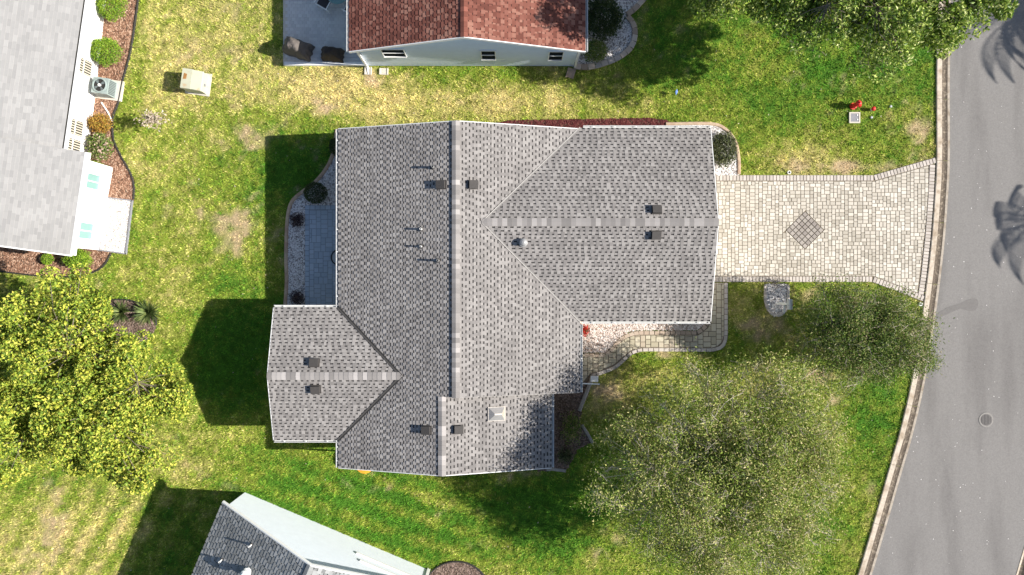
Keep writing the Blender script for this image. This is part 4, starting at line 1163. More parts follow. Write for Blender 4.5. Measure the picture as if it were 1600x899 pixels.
mb = MB(); mb.lathe(p.x, p.y, [(0.2, p.z - 0.15), (0.18, p.z + 0.1), (0.12, p.z + 0.12), (0.12, p.z + 0.3), (0.2, p.z + 0.31), (0.19, p.z + 0.38), (0.1, p.z + 0.45)], 18); mb.build('round_vent', M['pvc'], sl)

# ------------------------------------------------------------------ beds, edging
def strip_edge(name, label, line_px, w_px, h, m, cat='edging', n=5, z0=-0.04):
    pts = [(GX(a), GY(b)) for a, b in resample(spline(line_px, n), 5)]
    p = np.array(pts); tg = np.gradient(p, axis=0); tg /= np.linalg.norm(tg, axis=1, keepdims=True)
    nn = np.stack([-tg[:, 1], tg[:, 0]], 1); w = w_px / S / 2
    mb = MB(); prof = [(-w, z0), (-w, h * 0.75), (-w * 0.6, h), (w * 0.6, h), (w, h * 0.75), (w, z0)]
    k = len(prof)
    vs = [(p[i][0] + nn[i][0] * o, p[i][1] + nn[i][1] * o, z) for i in range(len(p)) for o, z in prof]
    fs = [(i * k + j, i * k + j + 1, (i + 1) * k + j + 1, (i + 1) * k + j) for i in range(len(p) - 1) for j in range(k - 1)] + [tuple(range(k)), tuple(range((len(p) - 1) * k, len(p) * k))[::-1]]
    mb.add(vs, fs)
    return tag(mb.build(name, m), label, cat)
# rear gravel bed
rear = spline([(527, 203), (521, 240), (510, 264), (492, 286), (472, 301), (456, 317), (449.5, 345), (447.5, 400), (448.5, 440), (446, 480)], 4)
bed('gravel_bed', 'shaded white gravel bed curving round the rear patio', rear + [(477, 480), (477, 321), (568, 321), (568, 203)], M['gravelbase'], M['gravel'], 650, (0.022, 0.045), 1.2)
strip_edge('bed_edging', 'brown curved kerb edging of the shaded gravel bed', [(527, 203), (521, 240), (510, 264), (492, 286), (472, 301), (456, 317), (449.5, 345), (447.5, 400), (448.5, 440), (446, 480)], 5.5, 0.10, M['edging'])
# right end bed with hedge
hb = spline([(1040, 194.5), (1108, 194), (1132, 202), (1148, 222), (1153.5, 248), (1154, 274)], 5)
bed('gravel_bed', 'white gravel bed round the dark shrub beside the driveway', hb + [(1080, 274), (1080, 205), (1040, 203)], M['gravelbase'], M['gravel'], 700, (0.022, 0.045), 1.2)
strip_edge('bed_edging', 'tan concrete edging arcing round the dark shrub by the driveway', [(1040, 194.5), (1108, 194), (1132, 202), (1148, 222), (1153.5, 248), (1154, 273)], 5, 0.11, M['edging'])
# front gravel bed
bed('gravel_bed', 'sunny pinkish white gravel bed along the front walkway', [(885, 484), (1100, 484), (1104, 494), (1099, 508), (1088, 516), (997, 516), (985, 518), (974, 523), (962, 532), (952, 545), (944, 551), (885, 551)], M['gravelbase'], M['pinkgravel'], 900, (0.022, 0.042), 1.25, z=0.05)
# red mulch strip behind the garage wing
bed('red_mulch_bed', 'strip of dark red mulch along the garage wing', [(775, 193), (800, 188.5), (850, 188), (950, 186), (1010, 185), (1040, 188), (1055, 195), (1055, 215), (775, 225)], M['mulchbase'], M['redmulch'], 700, (0.018, 0.04), 2.0, z=0.04)
# dark bed by the front entry
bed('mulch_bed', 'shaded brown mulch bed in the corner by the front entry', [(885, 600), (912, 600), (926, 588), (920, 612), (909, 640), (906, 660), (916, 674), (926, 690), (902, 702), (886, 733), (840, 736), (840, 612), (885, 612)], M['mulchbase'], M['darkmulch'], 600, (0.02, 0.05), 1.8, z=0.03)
strip_edge('landscape_edging', 'dark grey curved edging beside the little grey box at the entry', [(926, 586), (919, 606), (910, 628), (905, 642)], 6, 0.12, M['greyedge'])
strip_edge('landscape_edging', 'short grey edging strip at the foot of the shaded mulch bed', [(909, 664), (917, 676), (926, 692)], 4.5, 0.1, M['greyedge'])
# mulch bed of the white house
wm = spline([(221, -30), (214, 20), (205, 80), (193, 125), (186, 160), (177, 185), (178, 218), (190, 245), (204, 270), (210, 290), (209.5, 314)], 4)
bed('mulch_bed', 'sunny brown bark mulch bed along the white house wall', wm + [(166, 309), (176, 262), (150, 250), (138, 250), (170, -30)], M['mulchbase'], M['mulch'], 620, (0.02, 0.045), 2.0, z=0.04)
strip_edge('lawn_edging', 'thin black edging between the bark mulch and the left lawn', [(221, -30), (214, 20), (205, 80), (193, 125), (186, 160), (177, 185), (178, 218), (190, 245), (204, 270), (210, 290), (209.5, 312)], 2.4, 0.10, M['blackedge'])
wm2 = spline([(-40, 421), (0, 424), (60, 431), (120, 432), (150, 424), (165, 412), (174, 396)], 4)
bed('mulch_bed', 'bark mulch bed with two lime bushes below the white house gable', wm2 + [(155, 391), (110, 384), (-40, 366)], M['mulchbase'], M['mulch'], 620, (0.02, 0.045), 2.0, z=0.04)
strip_edge('lawn_edging', 'thin black edging round the mulch with two lime bushes', [(-40, 421), (0, 424), (60, 431), (120, 432), (150, 424), (165, 412), (174, 396)], 2.4, 0.10, M['blackedge'])
# bed under the left tree
tb_ = [(187 + 58 * math.cos(a), 505 - 37 * math.sin(a)) for a in np.linspace(0, 2 * math.pi, 40, endpoint=False)]
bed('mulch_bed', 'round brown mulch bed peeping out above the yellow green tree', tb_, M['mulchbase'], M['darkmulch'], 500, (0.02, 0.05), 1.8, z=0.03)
strip_edge('lawn_edging', 'thin dark edging arched over the mulch by the yellow green tree', [(187 + 58 * math.cos(a), 505 - 37 * math.sin(a)) for a in np.linspace(-0.1, math.pi + 0.1, 14)], 2.2, 0.1, M['blackedge'])
# circle at the bottom
cb = [(713 + 50 * math.cos(a), 922 - 45 * math.sin(a)) for a in np.linspace(0, 2 * math.pi, 40, endpoint=False)]
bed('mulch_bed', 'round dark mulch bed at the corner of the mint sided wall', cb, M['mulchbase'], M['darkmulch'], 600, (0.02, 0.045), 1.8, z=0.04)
strip_edge('lawn_edging', 'thin black edging of the round bed by the mint sided wall', [(713 + 50 * math.cos(a), 922 - 45 * math.sin(a)) for a in np.linspace(0, math.pi, 16)], 2.4, 0.1, M['blackedge'])
# stone edged bed beside the red roofed house
sbp = spline([(897, 104), (915, 106), (940, 101), (968, 90), (986, 74), (992, 54), (989, 38), (978, 27)], 4) + spline([(978, 27), (992, 15), (1008, -4), (1020, -30)], 4)[1:]
bed('gravel_bed', 'shaded dark gravel bed inside the curved stone border by the red roofed house', sbp + [(890, -30), (890, 104)], M['gravelbase'], M['gravel'], 520, (0.022, 0.045), 1.2)
t = thing('stone_border', 'curved border of tan stone blocks round the shaded gravel bed', 'edging', (*[GX(985), GY(60)], 0))
for seg in (spline([(897, 104), (915, 106), (940, 101), (968, 90), (986, 74), (992, 54), (989, 38), (980, 27)], 6), spline([(979, 24), (992, 14), (1008, -4), (1020, -30)], 6)):
    pts = resample(seg, 11)
    for i in range(len(pts) - 1):
        d = pts[i + 1] - pts[i]; L_ = np.hypot(*d) / S; c = (pts[i] + pts[i + 1]) / 2
        mb = MB(); w_ = 8.2 / S * rng.uniform(0.92, 1.08)
        paver_solid(mb, [(-L_ / 2 + .008, -w_ / 2), (L_ / 2 - .008, -w_ / 2), (L_ / 2 - .008, w_ / 2), (-L_ / 2 + .008, w_ / 2)], -0.05, 0.13 + rng.normal() * 0.006, 0.02)
        mb.build('stone_block', M['stoneblock'], t, loc=(GX(c[0]), GY(c[1]), 0), rz=math.atan2(-d[1], d[0]))
EXCL.append([(p[0] + 6, p[1]) for p in sbp] + [(900, -30)])
# mailbox bed
mbp = [(1194, 444)] + spline([(1194, 470), (1198, 484), (1206, 493), (1213, 495), (1221, 493), (1229, 484), (1232, 470)], 4) + [(1232, 444)]
bed('gravel_bed', 'small tongue of grey gravel round the white mailbox', mbp, M['gravelbase'], M['gravel'], 700, (0.022, 0.045), 1.2)
t = thing('block_edging', 'row of small grey blocks round the mailbox gravel', 'edging', (GX(1213), GY(480), 0))
pts = resample([(1195, 446)] + spline([(1195, 470), (1199, 483), (1206, 491), (1213, 493.5), (1220, 491), (1228, 483), (1231, 470)], 4) + [(1231, 446)], 7.5)
for i in range(len(pts) - 1):
    d = pts[i + 1] - pts[i]; L_ = np.hypot(*d) / S; c = (pts[i] + pts[i + 1]) / 2
    mb = MB(); paver_solid(mb, [(-L_ / 2 + .01, -0.06), (L_ / 2 - .01, -0.06), (L_ / 2 - .01, 0.06), (-L_ / 2 + .01, 0.06)], -0.05, 0.10, 0.015)
    mb.build('edging_block', M['border'], t, loc=(GX(c[0]), GY(c[1]), 0), rz=math.atan2(-d[1], d[0]))

# ------------------------------------------------------------------ small things
# air conditioner on its slab
hang = math.atan2(-d1_[0] * 0 + d1_[1], d1_[0]) + math.pi / 2      # direction of the wall normal
c = G(171.5, 141)
mb = MB(); mb.box(c.x + 0.02, c.y, -0.05, 0.09, 1.32, 0.98, hang)
tag(mb.build('concrete_slab', M['concrete']), 'pale concrete slab under the air conditioner', 'slab')
t = thing('air_conditioner', 'grey green outdoor air conditioner with a round fan by the white wall', 'air conditioner', (c.x, c.y, 0.09))
ca, sa = math.cos(hang), math.sin(hang)
def L3d(x, y): return c.x + x * ca - y * sa, c.y + x * sa + y * ca
mb = MB(); mb.box(c.x, c.y, 0.09, 0.80, 0.78, 0.78, hang, top=0.97)
mb.build('cabinet', M['acmetal'], t)
mb = MB()
for k in range(9): mb.box(*L3d(0.392 - 0.006, -0.3 + k * 0.075), 0.2, 0.72, 0.02, 0.05, hang)
tag(mb.build('louvre_panel', M['acdark'], t), kind='stuff')
n = 24
mb = MB(); vs = [(c.x + r_ * math.cos(6.2832 * k / n), c.y + r_ * math.sin(6.2832 * k / n), z) for r_, z in ((0.345, 0.80), (0.34, 0.86), (0.30, 0.87), (0.29, 0.801)) for k in range(n)]
mb.add(vs, [(j * n + k, j * n + (k + 1) % n, (j + 1) * n + (k + 1) % n, (j + 1) * n + k) for j in range(3) for k in range(n)])
mb.build('fan_ring', M['acmetal'], t)
mb = MB(); mb.lathe(c.x, c.y, [(0.288, 0.795), (0.288, 0.806)], 24); mb.build('fan_well', M['black'], t)
for k in range(4):
    a = k * math.pi / 2 + 0.5
    q = [(c.x + 0.05 * math.cos(a), c.y + 0.05 * math.sin(a), 0.83), (c.x + 0.27 * math.cos(a - 0.28), c.y + 0.27 * math.sin(a - 0.28), 0.815), (c.x + 0.27 * math.cos(a + 0.28), c.y + 0.27 * math.sin(a + 0.28), 0.845), (c.x + 0.06 * math.cos(a + 0.5), c.y + 0.06 * math.sin(a + 0.5), 0.84)]
    mb = MB(); mb.hexa(q, [(x, y, z + 0.008) for x, y, z in q]); mb.build('fan_blade', M['acdark'], t)
mb = MB(); mb.lathe(c.x, c.y, [(0.07, 0.81), (0.07, 0.86)], 12); mb.build('fan_hub', M['pvc'], t)
mb = MB(); mb.tube([G(160, 161) + Vector((0, 0, 0.08)), G(170, 176) + Vector((0, 0, 0.08)), G(177, 191) + Vector((0, 0, 0.07))], 0.035, 0.035, 7)
tag(mb.build('drain_pipe', M['pvc']), 'pale drain pipe lying on the mulch beside the air conditioner', 'pipe')

# padmount transformer
c = G(310, 131.5); an = math.radians(-8)
t = thing('utility_cabinet', 'rust streaked cream utility cabinet standing on the left lawn', 'utility cabinet', (c.x, c.y, 0))
mb = MB(); mb.box(c.x + 0.03, c.y, -0.04, 0.06, 1.18, 1.1, an); mb.build('base_pad', M['concrete'], t)
ca, sa = math.cos(an), math.sin(an)
def T(x, y, z): return (c.x + x * ca - y * sa, c.y + x * sa + y * ca, z)
mb = MB(); mb.hexa([T(-.46, -.47, .06), T(.50, -.47, .06), T(.50, .47, .06), T(-.46, .47, .06)], [T(-.44, -.45, .74), T(.46, -.45, .62), T(.46, .45, .62), T(-.44, .45, .74)]); mb.build('cabinet', M['cabinet'], t)
mb = MB(); mb.hexa([T(-.47, -.49, .745), T(.02, -.49, .715), T(.02, .49, .715), T(-.47, .49, .745)], [T(-.45, -.47, .80), T(.02, -.47, .79), T(.02, .47, .79), T(-.45, .47, .80)])
mb.hexa([T(.023, -.48, .70), T(.49, -.48, .62), T(.49, .48, .62), T(.023, .48, .70)], [T(.023, -.46, .775), T(.47, -.46, .67), T(.47, .46, .67), T(.023, .46, .775)]); mb.build('lid', M['cabinet'], t)
mb = MB(); mb.hexa([T(-.38, -.05, .8), T(-.22, -.02, .797), T(-.20, .22, .797), T(-.36, .25, .8)], [T(-.37, -.04, .806), T(-.23, -.01, .803), T(-.21, .21, .803), T(-.35, .24, .806)]); mb.build('rust_patch', M['rust'], t)
mb = MB(); mb.box(*T(.505, -.1, 0)[:2], 0.3, 0.42, 0.03, 0.12, an); mb.build('latch', M['steel'], t)
EXCL.append([(290, 115), (330, 115), (330, 148), (290, 148)])

# hydrant
c = G(1332.5, 166.5)
t = thing('fire_hydrant', 'red fire hydrant standing in the lawn near the kerb', 'hydrant', (c.x, c.y, 0))
mb = MB(); mb.lathe(c.x, c.y, [(0.17, -0.03), (0.17, 0.05), (0.11, 0.06), (0.105, 0.5), (0.14, 0.5), (0.14, 0.54)], 16); mb.build('barrel', M['red'], t, smooth=False)
mb = MB(); mb.lathe(c.x, c.y, [(0.14, 0.545), (0.125, 0.62), (0.08, 0.68), (0.03, 0.70), (0.03, 0.76)], 16); mb.build('bonnet', M['red'], t)
for a, r_ in ((math.radians(62), 0.06), (math.radians(-118), 0.06), (math.radians(-28), 0.08)):
    mb = MB(); mb.tube([(c.x + 0.08 * math.cos(a), c.y + 0.08 * math.sin(a), 0.4), (c.x + 0.21 * math.cos(a), c.y + 0.21 * math.sin(a), 0.4)], r_, r_, 10); mb.build('nozzle', M['red'], t)
c = G(1361, 172)
t = thing('valve_marker', 'stubby red capped valve post to the right of the hydrant', 'valve post', (c.x, c.y, 0))
mb = MB(); mb.lathe(c.x, c.y, [(0.07, -0.03), (0.07, 0.2)], 12); mb.build('post', M['concrete'], t)
mb = MB(); mb.lathe(c.x, c.y, [(0.1, 0.2), (0.105, 0.26), (0.06, 0.31), (0.02, 0.32)], 12); mb.build('cap', M['red'], t)
c = G(1334.5, 184.5)
t = thing('meter_box', 'square grey water meter lid with a pale rim in the grass', 'meter box', (c.x, c.y, 0))
mb = MB()
for dx, dy, lx, ly in ((0, .235, .53, .06), (0, -.235, .53, .06), (-.235, 0, .06, .41), (.235, 0, .06, .41)): mb.box(c.x + dx, c.y + dy, -0.03, 0.075, lx, ly)
mb.build('rim', M['concrete'], t)
mb = MB(); mb.box(c.x, c.y, -0.03, 0.062, 0.408, 0.408); mb.build('lid', M['steel'], t)
for dy in (-0.1, 0.12):
    mb = MB(); mb.lathe(c.x + 0.13, c.y + dy, [(0.035, 0.0625), (0.035, 0.08)], 8); mb.build('bolt', M['pvc'], t)
EXCL.append([(1326, 176), (1343, 176), (1343, 193), (1326, 193)])
for px, py, lab in ((1391, 167, 'tiny pale grey utility cap in the grass right of the red valve post'), (1361, 184, 'tiny pale cap in the grass below the red valve post')):
    c = G(px, py); mb = MB(); mb.lathe(c.x, c.y, [(0.06, -0.02), (0.06, 0.07), (0.04, 0.085)], 10); tag(mb.build('cleanout_pipe', M['greybox']), lab, 'pipe')
for px, py, lab in ((1232.5, 270, 'small white sprinkler ring beside the driveway upper edge'), (1437.5, 475.5, 'small white sprinkler ring at the driveway corner by the kerb')):
    c = G(px, py); n = 14
    t = thing('sprinkler_head', lab, 'sprinkler', (c.x, c.y, 0))
    mb = MB(); vs = [(c.x + r_ * math.cos(6.2832 * k / n), c.y + r_ * math.sin(6.2832 * k / n), z) for r_, z in ((0.09, 0.0), (0.09, 0.075), (0.055, 0.075), (0.05, 0.0)) for k in range(n)]
    mb.add(vs, [(j * n + k, j * n + (k + 1) % n, (j + 1) * n + (k + 1) % n, (j + 1) * n + k) for j in range(3) for k in range(n)]); mb.build('collar', M['pvc'], t)
    mb = MB(); mb.lathe(c.x, c.y, [(0.048, 0.0), (0.048, 0.06)], 12); mb.build('nozzle', M['black'], t)
# blue marker flag
c = G(1051.5, 147)
t = thing('marker_flag', 'little blue marker flag stuck in the lawn above the garage wing', 'flag', (c.x, c.y, 0))
mb = MB(); mb.tube([(c.x, c.y, -0.05), (c.x + 0.03, c.y, 0.45)], 0.006, 0.006, 5); mb.build('wire_stem', M['steel'], t)
mb = MB(); q = [(c.x + .03, c.y, .43), (c.x + .10, c.y + .12, .40), (c.x + .16, c.y + .02, .30), (c.x + .07, c.y - .15, .33)]; mb.hexa(q, [(x, y, z + .005) for x, y, z in q]); mb.build('flag_film', M['blue'], t)

# mailbox
c = G(1212, 474)
t = thing('mailbox', 'white mailbox on a tall white post in the grey gravel', 'mailbox', (c.x, c.y, 0))
mb = MB(); mb.box(c.x, c.y, -0.05, 1.42, 0.10, 0.10); mb.build('post', M['white'], t)
mb = MB(); mb.box(c.x, c.y - 0.18, 1.0, 1.07, 0.07, 0.5); mb.build('arm', M['white'], t)
mb = MB(); n = 8
for sgn in (1,):
    ring = [(-0.10, 1.42), (0.10, 1.42)] + [(0.10 * math.cos(a), 1.58 + 0.10 * math.sin(a)) for a in np.linspace(0, math.pi, n)]
    k = len(ring); vs = [(c.x + 0.07 + x, c.y - 0.26, z) for x, z in ring] + [(c.x + 0.07 + x, c.y + 0.22, z) for x, z in ring]
    mb.add(vs, [tuple(range(k)), tuple(range(k, 2 * k))[::-1]] + [((i + 1) % k, i, k + i, k + (i + 1) % k) for i in range(k)])
mb.build('box', M['greybox'], t)
mb = MB(); mb.box(c.x + 0.18, c.y - 0.05, 1.5, 1.66, 0.012, 0.05); mb.build('flag', M['red'], t)

# little grey box at the entry, orange tub, black table ring, water spout strip
c = G(927.5, 591); t = thing('junction_box', 'small pale grey box at the end of the front walkway', 'box', (c.x, c.y, 0.03))
mb = MB(); mb.box(c.x, c.y, 0.0, 0.30, 0.33, 0.24, -0.05); mb.build('body', M['greybox'], t)
mb = MB(); mb.box(c.x, c.y, 0.3005, 0.33, 0.37, 0.28, -0.05); mb.build('lid', M['white'], t)
c = P(570, 728.5, 0.8); t = thing('plastic_tub', 'orange rounded tub half hidden beneath the lower gable', 'tub', (c.x, c.y, 0))
mb = MB(); mb.lathe(c.x, c.y + 0.1, [(0.30, 0.0), (0.36, 0.25), (0.42, 0.78), (0.45, 0.80), (0.45, 0.83), (0.36, 0.85)], 24); mb.build('body', M['orange'], t)
mb = MB(); mb.lathe(c.x, c.y + 0.1, [(0.358, 0.845), (0.33, 0.88), (0.1, 0.9)], 24); mb.build('lid', M['orange'], t)
c = P(530, 402.5, 0.7); t = thing('patio_table', 'round black rimmed table peeking out under the rear eave', 'table', (c.x, c.y, 0.065))
mb = MB(); n = 28
vs = [(c.x + r_ * math.cos(6.2832 * k / n), c.y + r_ * math.sin(6.2832 * k / n), z) for r_, z in ((0.40, 0.70), (0.40, 0.745), (0.34, 0.745), (0.34, 0.70)) for k in range(n)]
mb.add(vs, [(j * n + k, j * n + (k + 1) % n, ((j + 1) % 4) * n + (k + 1) % n, ((j + 1) % 4) * n + k) for j in range(4) for k in range(n)]); mb.build('rim', M['black'], t)
mb = MB(); mb.lathe(c.x, c.y, [(0.338, 0.715), (0.338, 0.722)], 24); mb.build('tabletop', M['greybox'], t)
for k in range(4):
    a = k * math.pi / 2 + 0.7
    mb = MB(); mb.tube([(c.x + 0.3 * math.cos(a), c.y + 0.3 * math.sin(a), 0.067), (c.x + 0.32 * math.cos(a), c.y + 0.32 * math.sin(a), 0.70)], 0.015, 0.015, 6); mb.build('leg', M['black'], t)
mb = MB(); a, b_ = G(857, 732), G(884, 735.5); d = b_ - a; m_ = (a + b_) / 2; mb.box(m_.x, m_.y, -0.03, 0.09, d.length, 0.14, math.atan2(d.y, d.x)); mb.box(a.x, a.y, 0.0905, 0.14, 0.2, 0.2, 0)
tag(mb.build('drain_spout', M['greyedge']), 'grey drain spout strip at the lower right house corner', 'drain')

# ------------------------------------------------------------------ shrubs
bush('round_bush', 'bright lime clipped bush cut off by the upper frame edge', 174, 8, 0.66, 0.72, 1.0, 'lime', 4200, (0.05, 0.085), rough=0.08)
bush('round_bush', 'bright lime clipped bush between the white wall and the air conditioner', 165.5, 81, 0.70, 0.62, 1.0, 'lime', 4200, (0.05, 0.085), rough=0.08)
bush('rusty_shrub', 'loose rusty orange shrub against the white wall', 157, 193, 0.55, 0.45, 0.7, 'rust', 1500, (0.06, 0.12), shell=0.5, rough=0.12)
bush('flowering_shrub', 'leafy green shrub with pink blossoms below the rusty one', 157, 229, 0.60, 0.66, 0.8, 'bloom', 1500, (0.08, 0.15), shell=0.5, rough=0.12)
bush('small_bush', 'smallest lime bush on the mulch below the white gable', 74, 405, 0.28, 0.28, 0.4, 'lime', 1200, (0.04, 0.07), rough=0.05)
bush('lime_bush', 'kidney shaped lime bush at the corner of the white gable', 121, 404, 0.62, 0.44, 0.7, 'lime', 3000, (0.05, 0.09), rough=0.1)
bush('round_bush', 'dark clipped ball bush on the shaded gravel by the patio corner', 493, 301.5, 0.56, 0.52, 0.9, 'dark', 3600, (0.04, 0.075), rough=0.03)
bush('round_bush', 'dark bush half under the rear eave at the upper house corner', 528, 229, 0.42, 0.44, 0.8, 'dark', 2600, (0.045, 0.08))
bush('ground_shrub', 'low dark plum plant in the gravel left of the patio upper end', 464, 344, 0.36, 0.38, 0.3, 'plum', 700, (0.05, 0.09), shell=0.7)
bush('ground_shrub', 'low dark plum plant in the gravel near the patio lower end', 464, 465, 0.36, 0.36, 0.3, 'plum', 700, (0.05, 0.09), shell=0.7)
bush('hedge_shrub', 'dark mottled shrub filling the gravel bed beside the driveway', 1130, 233, 0.64, 0.82, 0.8, 'hedge', 3600, (0.06, 0.12), shell=0.4, rough=0.1)
bush('dark_shrub', 'big dark shaded shrub beside the red roof edge', 942, 28, 0.95, 1.0, 1.2, 'dark', 5200, (0.07, 0.13), shell=0.4, rough=0.1)
bush('dark_shrub', 'greener shrub in front of the big dark one beside the gable corner', 930, 80, 0.58, 0.52, 0.8, 'deep', 2200, (0.06, 0.11), shell=0.4, rough=0.1)
bush('flower_plant', 'small red flowering plant in the sunny gravel corner', 914, 516, 0.22, 0.26, 0.35, 'redflower', 420, (0.05, 0.1), shell=0.8, rough=0.2, cat='plant')
bush('wispy_shrub', 'wispy grey shrub spilling from the mailbox gravel onto the driveway', 1214, 441, 0.5, 0.5, 0.55, 'silver', 200, (0.05, 0.1), shell=0.9, rough=0.25, aspect=0.35)
bush('low_shrub', 'low dark shrub in the shaded mulch between the house corner and the sparse tree', 893, 668, 0.5, 0.75, 0.45, 'deep', 1100, (0.06, 0.12), shell=0.7, rough=0.2)
bush('low_shrub', 'small dark shrub near the drain spout at the lower house corner', 884, 712, 0.42, 0.4, 0.4, 'hedge', 800, (0.05, 0.1), shell=0.7, rough=0.2)
bush('straw_plant', 'dry straw coloured plant leaning out of the left lawn', 238, 187, 0.62, 0.38, 0.8, 'straw', 420, (0.08, 0.16), shell=0.7, rough=0.3, cat='plant', z0=0.6)
def spiky(label, px, py, r_, h, n):
    c = P(px, py, h * 0.5); t = thing('spiky_plant', label, 'plant', (c.x, c.y, 0))
    mb = MB()
    for i in range(n):
        a = rng.uniform(0, 6.283); e = rng.uniform(0.2, 1.2); ln = r_ * rng.uniform(0.7, 1.1)
        d = np.array((math.cos(a) * math.cos(e), math.sin(a) * math.cos(e), math.sin(e))); sd = np.array((-math.sin(a), math.cos(a), 0)) * 0.022
        b0 = np.array((c.x, c.y, 0.05)); b1 = b0 + d * ln * 0.6; b2_ = b0 + d * ln + np.array((0, 0, -0.12 * ln))
        mb.add([b0 - sd, b0 + sd, b1 + sd, b1 - sd, b2_], [(0, 1, 2, 3), (3, 2, 4)])
    mb.build('blades', M['leaf_spiky'], t)
spiky('spiky green tuft at the right end of the mulch by the yellow green tree', 230, 488, 0.85, 0.5, 150)
spiky('spiky green tuft left of its twin on the mulch by the yellow green tree', 188, 488, 0.75, 0.5, 120)

# ------------------------------------------------------------------ trees
zc = 4.2; c = P(84, 612, zc)
tree('leafy_tree', 'big yellow green leafy tree at the left edge of the lawn', (c.x + 0.2, c.y), (c.x, c.y, zc), (5.4, 4.15, 1.9), 400, 0.52, 250, (0.095, 0.18), 'yellow', M['bark'], 0.24, 3, hollow=0.35, nmain=12, aspect=0.6, up=0.8, limb_r=0.03, uneven=0.34, patchy=0.3, puff=0.35)
zc = 4.5; c = P(1133, 738, zc)
tree('sparse_tree', 'wide thin crowned tree of pale bare twigs and small leaves beside the entry', (c.x, c.y), (c.x, c.y, zc), (5.3, 4.9, 2.4), 900, 0.62, 165, (0.07, 0.15), 'olive', M['palebark'], 0.13, 5, hollow=0.1, nmain=18, patchy=0.8, twigs=3, aspect=0.40, up=0.6, limb_r=0.028, twig_r=0.009, uneven=0.12)
zc = 2.7; c = P(1343, 526, zc)
tree('small_tree', 'small open crowned tree leaning over the kerb below the driveway', (c.x - 0.5, c.y + 0.1), (c.x, c.y, zc), (3.0, 2.45, 1.6), 360, 0.48, 150, (0.06, 0.14), 'deep', M['palebark'], 0.08, 8, hollow=0.1, nmain=10, patchy=0.8, twigs=2, aspect=0.4, up=0.5, limb_r=0.022, twig_r=0.008, uneven=0.2)
zc = 6.2; c = P(1345, -56, zc)
tree('shade_tree', 'broad glossy leaved tree hanging over the upper lawn and kerb', (c.x, c.y + 3.2), (c.x, c.y, zc), (6.2, 3.9, 2.2), 620, 0.50, 175, (0.11, 0.20), 'glossy', M['bark'], 0.24, 11, patchy=0.5, puff=0.4, hollow=0.2, nmain=12, twigs=1, aspect=0.5, up=0.8, limb_r=0.06, uneven=0.25)
# palms whose shadows fall on the road
def palm(label, sx, sy, h, r_, n, seed):
    """SX, SY: where the crown's shadow is centred, in photo pixels on the ground"""
    r = np.random.default_rng(seed)
    off = h / math.tan(SUN_EL)
    g = G(sx, sy); b0 = Vector((g.x + off * math.cos(SUN_AZ), g.y + off * math.sin(SUN_AZ), 0))
    t = thing('palm_tree', label, 'palm', b0, 'palms across the road')
    mb = MB(); mb.tube([b0, b0 + Vector((0.05, 0.03, h * 0.5)), b0 + Vector((0, 0, h))], 0.17, 0.12, 10); mb.build('trunk', M['bark'], t, smooth=True)
    mb = MB(); top = b0 + Vector((0, 0, h))
    for i in range(n):
        a = 6.283 * (i + 0.5 * r.random()) / n; ln = r_ * r.uniform(0.85, 1.1); up = r.uniform(-0.1, 0.9)
        pts = []
        for k in range(9):
            u = k / 8
            pts.append(top + Vector((math.cos(a) * ln * u, math.sin(a) * ln * u, ln * (up * u - 0.75 * u * u))))
        mb.tube(pts, 0.03, 0.008, 4)
        sd = Vector((-math.sin(a), math.cos(a), 0))
        for k in range(1, 40):
            u = k / 40; j = min(7, int(u * 8)); p0 = pts[j].lerp(pts[j + 1], u * 8 - j)
            w = 0.55 * math.sin(math.pi * min(1, u * 0.9 + 0.1)) ** 0.6
            for sg in (1, -1):
                e = p0 + sd * sg * w * 0.85 + Vector((math.cos(a), math.sin(a), 0)) * w * 0.6 + Vector((0, 0, -w * 0.45))
                f = Vector((math.cos(a), math.sin(a), 0)) * 0.021
                mb.add([p0 - f, p0 + f, e + f * 0.8, e - f * 0.8], [(0, 1, 2, 3)])
    mb.build('crown', M['leaf_palm'], t)
palm('tall palm across the road throwing a feathery shadow level with the driveway', 1628, 342, 7.2, 3.6, 20, 3)
palm('tall palm across the road throwing a feathery shadow at the upper road corner', 1588, 26, 7.2, 3.7, 26, 9)

# ------------------------------------------------------------------ lawn
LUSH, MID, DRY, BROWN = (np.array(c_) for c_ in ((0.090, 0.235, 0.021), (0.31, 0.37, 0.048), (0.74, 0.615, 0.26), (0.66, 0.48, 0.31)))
DB = [  # image x, y, radius x, radius y, dryness; some entries paint in house shade
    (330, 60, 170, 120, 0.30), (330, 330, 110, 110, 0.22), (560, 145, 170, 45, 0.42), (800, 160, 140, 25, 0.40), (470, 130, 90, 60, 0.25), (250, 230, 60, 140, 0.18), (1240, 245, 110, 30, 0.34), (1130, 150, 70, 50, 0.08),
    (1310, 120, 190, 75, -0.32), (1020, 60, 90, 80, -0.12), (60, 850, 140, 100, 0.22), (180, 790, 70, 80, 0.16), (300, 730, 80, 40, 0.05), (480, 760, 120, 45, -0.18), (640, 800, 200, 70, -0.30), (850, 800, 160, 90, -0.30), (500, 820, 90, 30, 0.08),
    (470, 300, 70, 120, -0.40), (370, 560, 70, 110, -0.42), (290, 850, 80, 80, -0.1), (1300, 480, 100, 40, 0.05), (1390, 480, 60, 40, -0.05), (1200, 700, 200, 180, -0.12), (1380, 600, 60, 120, -0.15), (1170, 480, 60, 40, 0.15), (970, 620, 60, 50, 0.25), (830, 745, 60, 18, 0.3), (930, 720, 60, 60, -0.05), (560, 200, 200, 20, 0.1), (1100, 440, 100, 60, 0.1)]  # first two deepen the green to mimic the house shadow
